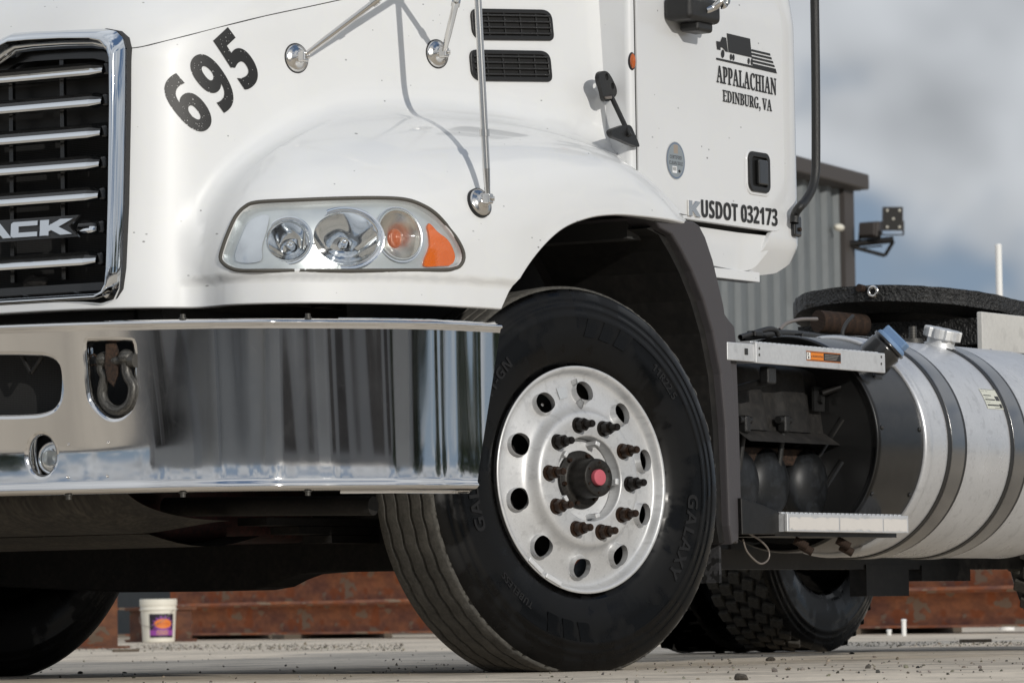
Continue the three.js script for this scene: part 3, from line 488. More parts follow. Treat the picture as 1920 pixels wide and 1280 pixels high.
// the parting line between the hood's top and its side
{
  const pts = [[233, 91], [262, 88], [300, 79], [360, 64], [430, 46], [500, 29], [580, 12], [640, -1], [720, -18], [800, -34]].map(([u, v]) => { const p = hoodHit(u, v); return p.addScaledVector(hoodNormal(p), -0.0008); });
  mesh('seam', tube(pts, 0.0017, 80, 6), M.seam, hood);
}
// number on the hood: print on a film that follows the surface
{
  const a = hoodHit(349, 197), b = hoodHit(447, 108), c = a.clone().add(b).multiplyScalar(0.5), n = hoodNormal(hoodHit(398, 152)), e1 = b.clone().sub(a); e1.addScaledVector(n, -e1.dot(n)).normalize(); const e2 = n.clone().cross(e1);
  const cv = document.createElement('canvas'); cv.width = 1024; cv.height = 640; const x = cv.getContext('2d'); x.fillStyle = '#000'; x.fillRect(0, 0, 1024, 640); x.fillStyle = '#fff'; x.textAlign = 'center'; x.textBaseline = 'alphabetic'; x.font = 'bold 640px sans-serif';
  ['6', '9', '5'].forEach((ch, i) => { x.save(); x.translate(192 + i * 318, 550); x.scale(0.74, 1.0); x.fillText(ch, 0, 0); x.strokeStyle = '#fff'; x.lineWidth = 22; x.strokeText(ch, 0, 0); x.restore(); });
  seed = 5; x.fillStyle = '#000'; for (let i = 0; i < 620; i++) { const px = rnd() * 1024, py = 60 + rnd() * 560, k = (px < 380 ? 1 : px < 700 ? 0.55 : 0.4) * (0.5 + py / 900); if (rnd() < k) { x.beginPath(); x.arc(px, py, rr(1, 5.0), 0, 7); x.fill(); } }
  const at = new THREE.CanvasTexture(cv), w = a.distanceTo(b) * 1.56, h = w * 0.66;
  const m = grid(40, 26, (u, v) => { const p = c.clone().addScaledVector(e1, (u - 0.5) * w).addScaledVector(e2, (v - 0.5) * h); for (let i = 0; i < 5; i++) p.addScaledVector(n, -hoodSdf(p.x, p.y, p.z)); return p.addScaledVector(hoodNormal(p), 0.0018); });
  const uv = []; for (let j = 0; j <= 26; j++) for (let i = 0; i <= 40; i++) uv.push(i / 40, j / 26);
  mesh('number_decal', geoOf(m.pos, m.nor, m.idx, uv), std(0.012, 0.5, 0, { alphaMap: at, transparent: true }), hood);
}
// side vents
for (const [u0, v0, u1, v1] of [[905, 17, 1034, 76], [903, 94, 1031, 153]]) {
  const um = (u0 + u1) / 2, vm = (v0 + v1) / 2, c = hoodHit(um, vm), n = hoodNormal(c), L = hoodHit(u0 - 22, vm - 1), R = hoodHit(u1, vm + 1), e1 = R.clone().sub(L); const W = e1.length() * 0.99; e1.addScaledVector(n, -e1.dot(n)).normalize(); const e2 = n.clone().cross(e1), Hh = hoodHit(um, v0 + 1).distanceTo(hoodHit(um, v1 - 3)) * 1.0;
  const cc = L.clone().add(R).multiplyScalar(0.5);
  const g = group('side_vent', truck); g.position.copy(cc); g.quaternion.setFromRotationMatrix(new THREE.Matrix4().makeBasis(e1, e2, n));
  const rrect = (w, h, r) => { const s = new THREE.Shape(), x = -w / 2, y = -h / 2; s.moveTo(x + r * 1.5, y); s.lineTo(x + w - r * 0.5, y); s.quadraticCurveTo(x + w, y, x + w, y + r * 0.6); s.lineTo(x + w, y + h - r); s.quadraticCurveTo(x + w, y + h, x + w - r * 1.3, y + h); s.lineTo(x + r * 0.8, y + h); s.quadraticCurveTo(x, y + h, x, y + h - r * 0.8); s.lineTo(x, y + r); s.quadraticCurveTo(x, y, x + r * 1.5, y); return s; };
  const fr = rrect(W, Hh, 0.028); fr.holes.push(rrect(W - 0.016, Hh - 0.016, 0.022));
  mesh('vent_frame', new THREE.ExtrudeGeometry(fr, { depth: 0.005, bevelEnabled: true, bevelSize: 0.002, bevelThickness: 0.002, bevelSegments: 2, curveSegments: 10 }), M.black, g);
  mesh('vent_back', new THREE.ShapeGeometry(rrect(W - 0.006, Hh - 0.006, 0.026)).translate(0, 0, 0.002), std(0.006, 0.8), g);
  for (let i = 0; i < 4; i++) mesh('vent_slat', box(W - 0.014, 0.0055, 0.010, 0, -Hh / 2 + Hh * (i + 1) / 5, 0.005, 0.002), M.black, g);
  for (let i = 0; i < 4; i++) mesh('vent_divider', box(0.005, Hh - 0.014, 0.005, -W / 2 + W * (i + 1) / 5, 0, 0.003), M.black, g);
}
// ---------------------------------------------------------------- headlight
{
  const g = group('headlight', truck);
  const inset = (m, d, r) => shift(clip(m, (x, y, z) => { const q = hl2(V(x, y, z)); return sdPoly(hlPoly, q[0], q[1]) + r; }), -d);
  mesh('lens', toGeo(inset(podLens, 0.004, 0.006)), M.lens, g);
  const gp = hlPts3.map(p => p.clone().addScaledVector(hoodNormal(p), 0.0008));
  mesh('gasket', tube(gp, 0.0048, 160, 8, 0.5, true), M.gasket, g);
  // bowls: [pixel of the rim's middle, horizontal and vertical radius in metres]
  const spot = (u, v) => { const p = hoodHit(u, v); return p; };
  const bowls = [[539, 446, 0.054, 0.053], [652, 442, 0.084, 0.069]].map(([u, v, a, b]) => ({ p: spot(u, v), a, b }));
  const turn = { p: spot(756, 436), a: 0.061, b: 0.063 };
  const hole = (x, y, z) => { const q = hl2(V(x, y, z)); let d = sdPoly(hlPoly, q[0], q[1]) + 0.003; for (const o of [...bowls, turn]) { const c = hl2(o.p); d = Math.max(d, (1 - Math.hypot((q[0] - c[0]) / o.a, (q[1] - c[1]) / o.b)) * o.a); } return d; };
  const back = shift(clip(podLens, hole), -0.018);
  mesh('reflector_panel', merge([toGeo(back), toGeo(lips(back, [[0.001, 0.004], [0, 0.02]]))]), M.lampBack, g);
  const wall = lips(inset(podLens, 0.005, 0.003), [[0, 0.01], [0, 0.028]]);
  mesh('housing', toGeo(wall), M.lampBack, g);
  const aimN = (geo, n) => { const y = n.clone().normalize(), x = V(0, 1, 0).cross(y).normalize(), z = x.clone().cross(y); return geo.applyMatrix4(new THREE.Matrix4().makeBasis(x, y, z)); };
  for (const o of bowls) {
    const c = o.p.clone().addScaledVector(hoodNormal(o.p), -0.018), ax = hoodNormal(o.p).lerp(V(-1, 0, 0), 0.25).normalize(), pr = []; for (let i = 0; i <= 14; i++) { const t = i / 14; pr.push([Math.max(0.0005, t), -0.92 * (1 - t * t)]); } pr.push([1.16, -0.03]);
    mesh('reflector_bowl', aimN(lathe(pr, 44).scale(o.a, 0.095, o.b), ax).translate(c.x, c.y, c.z), M.mirror, g);
    mesh('bulb', aimN(merge([new THREE.SphereGeometry(0.010, 16, 12).translate(0, -0.040, 0), new THREE.CylinderGeometry(0.009, 0.012, 0.03, 16).translate(0, -0.058, 0)]), ax).translate(c.x, c.y, c.z), M.mirror, g);
    mesh('bowl_rim', aimN(new THREE.TorusGeometry(1, 0.025, 8, 48).rotateX(Math.PI / 2).scale(o.a, 0.08, o.b), ax).translate(c.x, c.y, c.z), M.chrome, g);
  }
  { // ribbed turn-signal lens over an orange bulb
    const n = hoodNormal(turn.p), c = turn.p.clone().addScaledVector(n, -0.018), pos = grid(60, 24, (u, v) => { const th = u * 2 * Math.PI, r = v, x = r * Math.cos(th), y = r * Math.sin(th); return V(x * turn.a, 0.016 * (1 - r * r) + 0.0024 * Math.sin(x * turn.a * 2 * Math.PI / 0.0085), y * turn.b); });
    mesh('turn_lens', aimN(toGeo(pos), n).translate(c.x, c.y, c.z), M.turnLens, g);
    mesh('turn_reflector', aimN(lathe([[0.0005, -0.9], [0.3, -0.82], [0.6, -0.58], [0.85, -0.25], [1, 0], [1.14, -0.02]], 40).scale(turn.a, 0.06, turn.b), n).translate(c.x, c.y, c.z), M.chromeSoft, g);
    mesh('turn_bulb', new THREE.SphereGeometry(0.019, 16, 12).scale(1, 1.3, 1).translate(c.x - n.x * 0.024, c.y - 0.008, c.z - n.z * 0.024), M.amber, g);
    mesh('turn_rim', aimN(new THREE.TorusGeometry(1, 0.03, 8, 48).rotateX(Math.PI / 2).scale(turn.a, 0.1, turn.b), n).translate(c.x, c.y, c.z), M.lampBack, g);
  }
  { // amber side reflector
    const ap = closedCurve([[807, 416], [812, 417], [826, 432], [845, 450], [858, 474], [859, 484], [852, 496], [830, 498], [802, 498], [800, 493], [806, 478], [812, 462], [811, 440]].map(([u, v]) => hl2(hoodHit(u, v))), 4);
    const am = shift(clip(podLens, (x, y, z) => { const q = hl2(V(x, y, z)); return sdPoly(ap, q[0], q[1]); }), -0.012);
    mesh('side_reflector', merge([toGeo(am), toGeo(lips(am, [[0.001, 0.002], [0.001, 0.014]]))]), M.amber, g);
  }
  // narrow mirror strip at the inner end of the lamp
  const ip = closedCurve([[436, 487], [452, 430], [466, 408], [500, 398], [497, 430], [488, 460], [487, 487]].map(([u, v]) => hl2(hoodHit(u, v))), 4);
  const im = shift(clip(podLens, (x, y, z) => { const q = hl2(V(x, y, z)); return sdPoly(ip, q[0], q[1]); }), -0.013);
  mesh('inner_reflector', toGeo(im), M.chromeSoft, g);
}
// ---------------------------------------------------------------- grille
{
  const g = group('grille', truck);
  const shape = (o, i) => { const s = new THREE.Shape(closedCurve2(ring(o))); if (i) s.holes.push(new THREE.Path(closedCurve2(ring(i)))); return s; };
  function closedCurve2(P) { return P.map(p => new THREE.Vector2(p[0], p[1])); }
  const lean = (geo, off = 0) => { const p = geo.attributes.position; for (let i = 0; i < p.count; i++) { const z = p.getX(i), y = p.getY(i), d = p.getZ(i); p.setXYZ(i, gx(y) - d - off, y, z); } geo.computeVertexNormals(); return geo; };
  // chrome surround: a rounded band swept between the outer and the inner outline
  const O = ring(gOut), I = ring(gIn), n = O.length, K = 12, pos = [], idx = [];
  for (let i = 0; i < n; i++) for (let k = 0; k <= K; k++) { const t = k / K, y = lerp(O[i][1], I[i][1], t), z = lerp(O[i][0], I[i][0], t); const bulge = -0.012 + 0.046 * Math.pow(Math.sin(Math.PI * clamp(0.04 + 0.78 * t, 0, 1)), 0.75) - 0.028 * sstep(0.62, 0.66, t); pos.push(gx(y) - bulge, y, z); }
  for (let i = 0; i < n; i++) { const j = (i + 1) % n; for (let k = 0; k < K; k++) { const a = i * (K + 1) + k, b = j * (K + 1) + k; idx.push(a, a + 1, b + 1, a, b + 1, b); } }
  mesh('grille_surround', geoOf(pos, null, idx), M.chrome, g);
  const sp = [], si = []; O.forEach(([z, y], i) => { const l = Math.hypot(z, y - 1.27), ez = z / l * 0.003, ey = (y - 1.27) / l * 0.003; [[0, 0.010], [1, 0.012], [1, 0.045]].forEach(([o, d]) => sp.push(gx(y) + d, y + ey * o, z + ez * o)); const j = (i + 1) % n; for (let k = 0; k < 2; k++) si.push(i * 3 + k, i * 3 + k + 1, j * 3 + k + 1, i * 3 + k, j * 3 + k + 1, j * 3 + k); });
  mesh('surround_seal', geoOf(sp, null, si), M.seam, g);
  const zmax = 0.425;
  mesh('grille_screen', lean(new THREE.ShapeGeometry(shape(gIn.map(p => [p[0] + 0.03, p[1] + 0.0])))).translate(0.11, 0, 0), M.screen, g);
  mesh('inner_frame', lean(new THREE.ExtrudeGeometry(shape(gIn.map(p => [p[0] + 0.035, p[1] + (p[1] > 1.3 ? 0.02 : -0.02)]), gIn.map(p => [p[0] - 0.018, p[1] + (p[1] > 1.3 ? -0.022 : 0.022)])), { depth: 0.02, bevelEnabled: false }), -0.06), M.blackGloss, g);
  const ys = [1.5215, 1.443, 1.364, 1.286, 1.2075, 1.046, 1.125];
  const slatGeo = (z0, z1, y, black) => { // cross-section in (forward, up)
    const sec = black ? [[-0.012, 0.022], [0.004, 0.019], [0.018, 0.010], [0.0235, 0.001], [-0.012, -0.004]] : [[0.0225, 0.0025], [0.0265, -0.004], [0.0285, -0.010], [0.0270, -0.0155], [0.021, -0.018], [-0.01, -0.018], [-0.01, 0.0]];
    const N = 26, pos = [], idx = [], m = sec.length;
    for (let i = 0; i <= N; i++) { const z = lerp(z0, z1, i / N), e = Math.min(1, Math.sqrt(Math.max(0, 1 - Math.pow(Math.max(0, Math.abs(z) - (Math.max(Math.abs(z0), Math.abs(z1)) - 0.016)) / 0.0165, 2)))); for (const [f, h] of sec) pos.push(gx(y) + 0.030 - f * (0.35 + 0.65 * e), y + h * (0.5 + 0.5 * e), z); }
    for (let i = 0; i < N; i++) for (let k = 0; k < m; k++) { const a = i * m + k, b = i * m + (k + 1) % m; idx.push(a, b, b + m, a, b + m, a + m); }
    const q = geoOf(pos, null, idx).toNonIndexed(); q.computeVertexNormals(); return q;
  };
  const nz = 0.385;
  for (const y of ys) {
    const bad = y === 1.125, z0 = bad ? 0.333 : -nz;
    mesh('slat', slatGeo(z0, nz, y, false), M.chrome, g); mesh('slat_top', slatGeo(z0, nz, y, true), M.blackGloss, g);
    mesh('slat_end', box(0.03, 0.034, 0.02, gx(y) + 0.04, y, nz + 0.004, 0.008), M.blackGloss, g);
  }
  for (const z of [0.235, 0.075, -0.085, -0.245]) mesh('divider', box(0.012, 0.56, 0.012, gx(1.28) + 0.075, 1.285, z), M.blackGloss, g);
  // word plate across one bar
  const pg = new THREE.ExtrudeGeometry(new THREE.Shape([[-0.06, 0.026], [0.352, 0.026], [0.322, 0.0], [0.352, -0.027], [-0.06, -0.027]].map(p => new THREE.Vector2(...p))), { depth: 0.008, bevelEnabled: true, bevelSize: 0.002, bevelThickness: 0.002, bevelSegments: 2 });
  mesh('name_plate', lean(pg.translate(0, 1.127, 0), 0.006), M.blackGloss, g);
  const letters = { M: [[0, 0], [0, 1], [0.28, 1], [0.5, 0.45], [0.72, 1], [1, 1], [1, 0], [0.78, 0], [0.78, 0.55], [0.58, 0.1], [0.42, 0.1], [0.22, 0.55], [0.22, 0]], A: [[0, 0], [0.40, 1], [0.64, 1], [1.04, 0], [0.78, 0], [0.70, 0.2], [0.46, 0.2], [0.52, 0.38], [0.63, 0.38], [0.52, 0.68], [0.26, 0]], C: [[0.08, 0], [0, 0.1], [0, 0.9], [0.08, 1], [0.94, 1], [0.94, 0.72], [0.26, 0.72], [0.26, 0.28], [0.94, 0.28], [0.94, 0]], K: [[0, 0], [0, 1], [0.26, 1], [0.26, 0.62], [0.62, 1], [1.0, 1], [0.56, 0.52], [1.0, 0], [0.62, 0], [0.34, 0.34], [0.26, 0.26], [0.26, 0]] };
  [['M', -0.047, 0.098], ['A', 0.053, 0.094], ['C', 0.150, 0.086], ['K', 0.240, 0.100]].forEach(([k, z, w]) => { const s = new THREE.Shape(letters[k].map(([a, b]) => new THREE.Vector2(z + a * w, (b - 0.5) * 0.038 + 1.1265))); mesh('letter', lean(new THREE.ExtrudeGeometry(s, { depth: 0.004, bevelEnabled: true, bevelSize: 0.0012, bevelThickness: 0.0015, bevelSegments: 2 }), 0.017), M.chrome, g); });
  // scrap of debris caught at the bottom of the screen
  const db = new THREE.IcosahedronGeometry(1, 3), p = db.attributes.position; for (let i = 0; i < p.count; i++) { const w = V().fromBufferAttribute(p, i), q = 0.6 + 0.9 * vn(w.x * 2.3 + 9, w.y * 2.3, w.z * 2.3); p.setXYZ(i, w.x * q, w.y * q, w.z * q); } db.computeVertexNormals();
  const dq = onGrille(50, 524); mesh('caught_debris', db.scale(0.012, 0.02, 0.032).translate(dq.x + 0.06, dq.y - 0.004, dq.z - 0.02), M.under, g);
}
// ---------------------------------------------------------------- bumper
const bumpPlan = new Plan([[-1.545, -0.02], [-1.540, 0.12], [-1.508, 0.32], [-1.447, 0.56], [-1.375, 0.735], [-1.27, 0.885], [-1.145, 1.0], [-1.015, 1.10], [-0.90, 1.168], [-0.78, 1.205], [-0.66, 1.218], [-0.54, 1.222]]);
const bumpHit = (u, v) => { const p = hitSdf(u, v, (x, y, z) => bumpPlan.near(x, z)[0], 9.5, 14); return [bumpPlan.near(p.x, p.z)[1], p.y]; };
{
  const g = group('bumper', truck);
  const tilt = [[0, 5.5], [0.05, 3.8], [0.11, 1.9], [0.19, 0.5], [0.30, -0.35], [0.6, -0.8], [1, -1.5]], acc = [0]; // its face is slightly hollow: degrees that it leans back, from bottom to top
  for (let i = 1; i <= 60; i++) acc.push(acc[i - 1] + 0.383 / 60 * Math.tan(pl(tilt, (i - 0.5) / 60) * Math.PI / 180));
  const face = y => { const t = clamp((y - 0.475) / 0.383, 0, 1) * 60, i = Math.min(59, Math.floor(t)); return 0.010 + lerp(acc[i], acc[i + 1], t - i); };
  const prof = [[0.075, 0.8735], [0.03, 0.8735], [0.016, 0.872], [0.007, 0.868], [0.003, 0.862]]; for (let i = 0; i <= 36; i++) { const y = lerp(0.858, 0.478, i / 36); prof.push([face(y), y]); } prof.push([0.003, 0.470], [0.008, 0.4625], [0.018, 0.458], [0.035, 0.4565], [0.08, 0.4565]);
  const S = bumpPlan.total, NS = 240;
  let m = grid(NS, prof.length - 1, (u, v) => { const s = 0.02 + u * (S - 0.02), q = bumpPlan.at(s), k = Math.round(v * (prof.length - 1)), [d, y] = prof[k]; const wav = 0.0016 * Math.sin(s * 17) + 0.0008 * Math.sin(s * 41 + y * 1.5) + 0.00022 * Math.sin(s * 88 + y * 4); const dd = d + wav * sstep(0.62, 0.85, s) - 0.062 * Math.max(0, y - 0.56) * (1 - sstep(0.50, 0.86, s)) * (d < 0.03 ? 1 : 0.0); return V(q.x - q.nx * dd, y, q.z - q.nz * dd); });
  for (let i = 0; i < m.nor.length; i += 3) { const o = bumpPlan.at(bumpPlan.near(m.pos[i], m.pos[i + 2])[1]); if (m.nor[i] * o.nx + m.nor[i + 2] * o.nz < -0.05) { m.nor[i] *= -1; m.nor[i + 1] *= -1; m.nor[i + 2] *= -1; } }
  const endTop = bumpHit(946, 612)[0], endBot = bumpHit(900, 922)[0];
  const sy = (x, y, z) => bumpPlan.near(x, z)[1];
  m = clip(m, (x, y, z) => sy(x, y, z) - lerp(endBot, endTop, (y - 0.457) / 0.416));
  const shk = closedCurve([[155.5, 644], [160, 634.5], [175, 632.5], [240, 632.5], [251, 635], [255.5, 648], [255.5, 722], [254, 750], [245, 770], [230, 785], [212, 790.5], [195, 787], [175, 770], [162.5, 750], [158, 722], [156, 685]].map(p => bumpHit(...p)), 6);
  const ctr = closedCurve([[-300, 659], [-60, 660], [50, 659], [90, 662], [110, 673], [118, 690], [119, 725], [113, 755], [99, 773], [75, 782], [40, 785], [-60, 787], [-300, 790]].map(([u, v]) => u < -100 ? [-0.3, bumpHit(0, v)[1]] : bumpHit(u, v)), 6);
  const fg = bumpHit(73, 853), fog = []; { const a = Math.abs(bumpHit(106, 853)[0] - bumpHit(40, 853)[0]) / 2, b = Math.abs(bumpHit(73, 808)[1] - bumpHit(73, 899)[1]) / 2; for (let i = 0; i < 60; i++) fog.push([fg[0] + a * Math.cos(i / 60 * 6.2832), fg[1] + b * Math.sin(i / 60 * 6.2832)]); }
  const holes = [shk, ctr, fog];
  const soft = (x, y, z, w) => { const s = sy(x, y, z); if (s > 0.95) return 1; let d = 1; for (const h of holes) d = Math.min(d, sdPoly(h, s, y)); return d; };
  m = clip(m, (x, y, z) => y > 0.86 || y < 0.47 ? -1 : -soft(x, y, z));
  const lip = lips(m, [[0.005, 0.0015], [0.010, 0.006], [0.012, 0.014], [0.012, 0.045]], p => p.y < 0.86 && p.y > 0.47 && sy(p.x, p.y, p.z) > 0.025 && sy(p.x, p.y, p.z) < 0.95);
  const edge = lips(m, [[0.001, 0.002], [0.001, 0.006]], p => sy(p.x, p.y, p.z) > 1.2);
  const uvf = (x, y, z) => [bumpPlan.near(x, Math.abs(z))[1], y];
  const L = merge([toGeo(m, uvf), toGeo(lip, uvf), toGeo(edge, uvf)]);
  mesh('bumper_face', merge([L, mirrored(L)]), M.steel, g);
  for (const [u, v, s] of [[340, 597, 1], [583, 596, 1], [340, 931, -1], [583, 930, -1], [120, 934, -1]]) { const q = bumpHit(u, v), w = bumpPlan.at(q[0]); mesh('bolt', merge([new THREE.CylinderGeometry(0.0075, 0.0075, 0.009, 6).translate(0, s * 0.006, 0), new THREE.CylinderGeometry(0.010, 0.010, 0.003, 14)]).translate(w.x - w.nx * 0.028, s > 0 ? 0.875 : 0.4555, w.z - w.nz * 0.028), M.galv, g); }
  for (const [u, v] of [[124, 833], [199, 829], [123, 894], [198, 892]]) { const q = bumpHit(u, v), w = bumpPlan.at(q[0]), d = face(q[1]); mesh('rivet', aimY(lathe([[0.0035, 0.0], [0.0035, 0.002], [0.002, 0.003], [0.0012, 0.0012], [0.0002, 0.001]], 14), V(w.nx, 0, w.nz)).translate(w.x - w.nx * d, q[1], w.z - w.nz * d), M.stainless, g); }
  // mesh behind the middle opening, and a dark tray behind the rest
  mesh('air_screen', toGeo(grid(20, 8, (u, v) => V(-1.44 + 0.05 * u, lerp(0.60, 0.84, v), lerp(-0.5, 0.5, u))), (x, y, z) => [z, y]), M.screen, g);
  for (const [a, b] of [[[38, 663], [58, 700]], [[58, 700], [82, 663]]]) mesh('screen_brace', rod(onX(...a, -1.47), onX(...b, -1.47), 0.006, 6), M.blackSteel, g);
  mesh('backing_beam', box(0.05, 0.30, 1.5, -1.16, 0.66, 0), M.black, g);
  // fog lamp
  const w = bumpPlan.at(fg[0]), n = V(w.nx, 0, w.nz).lerp(V(-1, 0, 0.1), 0.4).normalize(), f = group('fog_lamp', truck); f.position.set(w.x - w.nx * 0.035, fg[1] - 0.006, w.z - w.nz * 0.035 + 0.006); f.quaternion.setFromUnitVectors(V(0, 1, 0), n); f.scale.setScalar(0.80); f.position.addScaledVector(n, -0.025);
  mesh('lamp_shell', lathe([[0.052, -0.05], [0.052, -0.012], [0.050, -0.004], [0.046, 0.0], [0.041, -0.003], [0.040, -0.010]], 40), M.chrome, f);
  mesh('lamp_bowl', lathe([[0.0005, -0.045], [0.014, -0.043], [0.028, -0.034], [0.040, -0.012]], 40), M.mirror, f);
  mesh('lamp_lens', lathe([[0.0005, 0.004], [0.018, 0.002], [0.033, -0.003], [0.041, -0.009]], 40), M.lens, f);
  mesh('lamp_bulb', new THREE.SphereGeometry(0.011, 16, 12).translate(0, -0.026, 0), M.lampBack, f);
  // tow shackle
  const sx = -1.415, P = (u, v, d = 0) => onX(u, v, sx + d), sh = group('tow_shackle', truck);
  mesh('shackle_bow', tube([P(193, 676), P(190, 692), P(196, 706), P(193, 722), P(191, 738), P(197, 756), P(211, 768), P(226, 769), P(241, 758), P(248, 740), P(248, 722), P(240, 707), P(236, 692), P(237, 676)], 0.0128, 60, 12), M.galv, sh);
  mesh('shackle_eye', new THREE.SphereGeometry(0.019, 18, 12).translate(...P(194, 674).toArray()), M.galv, sh); mesh('shackle_eye', new THREE.SphereGeometry(0.020, 18, 12).translate(...P(236, 670).toArray()), M.galv, sh);
  mesh('shackle_pin', rod(P(184, 677), P(249, 675), 0.011, 16), M.galv, sh); mesh('pin_head', rod(P(244, 676), P(254, 676), 0.0165, 20), M.galv, sh);
  mesh('tow_eye', new THREE.ExtrudeGeometry(new THREE.Shape([[-0.02, 0.05], [0.012, 0.055], [0.022, 0.02], [0.02, -0.03], [0.002, -0.065], [-0.015, -0.05], [-0.024, -0.01]].map(p => new THREE.Vector2(...p))), { depth: 0.022, bevelEnabled: true, bevelSize: 0.003, bevelThickness: 0.003, bevelSegments: 2 }).scale(0.7, 0.85, 0.8).rotateY(-Math.PI / 2).rotateY(0.55).translate(...P(211, 680, 0.008).toArray()), M.rustSteel, sh);
  mesh('clip_ring', tube([P(186, 683), P(178, 684), P(168, 680), P(167, 671), P(173, 664), P(181, 669), P(186, 676)], 0.0026, 40, 6), M.rustSteel, sh);
}
// ---------------------------------------------------------------- what hangs below and behind
{
  const g = group('underbody', truck);
  mesh('engine', box(1.25, 1.0, 0.84, -0.42, 1.0, 0), M.liner, g);
  mesh('radiator', box(0.08, 0.62, 1.0, -1.06, 1.2, 0), M.black, g);
  mesh('cross_beam', boxUV(box(0.08, 0.24, 1.9, -1.06, 0.66, 0)), M.under, g);
  mesh('air_dam', toGeo(grid(50, 14, (u, v) => { const z = lerp(-0.62, 0.56, u), t = v, e = sstep(0.40, 0.56, z); return V(-1.40 + 0.10 * Math.abs(z) + 0.30 * t * t + 0.14 * e * t, 0.462 - 0.098 * Math.sin(t * 1.35) + 0.03 * e * t, z); }), (x, y, z) => [z, y + x]), M.skid, g);
  mesh('lower_tray', toGeo(grid(30, 8, (u, v) => V(-1.06 + 0.5 * v, 0.365 - 0.03 * Math.sin(v * 3.1), lerp(-0.6, 0.42, u))), (x, y, z) => [z, x]), M.skid, g);
  mesh('oil_pan', boxUV(box(0.72, 0.16, 0.40, -0.50, 0.43, 0.12, 0.04)), M.engineRed, g);
  for (const z of [-0.42, 0.42]) mesh('frame_rail', boxUV(merge([box(8.6, 0.26, 0.012, 3.2, 0.80, z), box(8.6, 0.012, 0.085, 3.2, 0.924, z - Math.sign(z) * 0.04), box(8.6, 0.012, 0.085, 3.2, 0.676, z - Math.sign(z) * 0.04)])), M.blackSteel, g);
  mesh('cross_pipe', rod(onX(310, 950, -0.9), onX(700, 948, -0.9), 0.024, 14), M.under, g);
  // dropped front axle
  const ap = [[-200, 1085], [150, 1101], [260, 1106], [370, 1105], [500, 1102], [535, 1096], [562, 1082], [590, 1072], [640, 1068], [760, 1066], [820, 1055], [820, 985], [640, 990], [520, 1010], [300, 1012], [-200, 1000]].map(([u, v]) => { const p = onX(u, v, 0.02); return new THREE.Vector2(p.z, p.y); });
  mesh('axle', boxUV(new THREE.ExtrudeGeometry(new THREE.Shape(ap), { depth: 0.12, bevelEnabled: true, bevelSize: 0.006, bevelThickness: 0.006, bevelSegments: 2 }).rotateY(-Math.PI / 2).translate(0.06, 0, 0)), M.under, g);
  mesh('steering_link', rod(V(-0.25, 0.52, -0.8), V(-0.22, 0.50, 0.72), 0.022, 12), M.under, g);
  mesh('spring_pack', boxUV(merge([0, 1, 2].map(i => box(1.3 - i * 0.3, 0.02, 0.09, 0.05, 0.40 + i * -0.022, 0.42)))), M.under, g);
  mesh('gear_case', boxUV(merge([box(0.9, 0.34, 0.4, 0.75, 0.56, -0.05, 0.06), box(0.5, 0.2, 0.3, 1.4, 0.6, -0.05, 0.05)])), M.under, g);
  mesh('drive_shaft', rod(V(1.6, 0.58, -0.05), V(4.2, 0.55, -0.05), 0.06, 16), M.under, g);
}
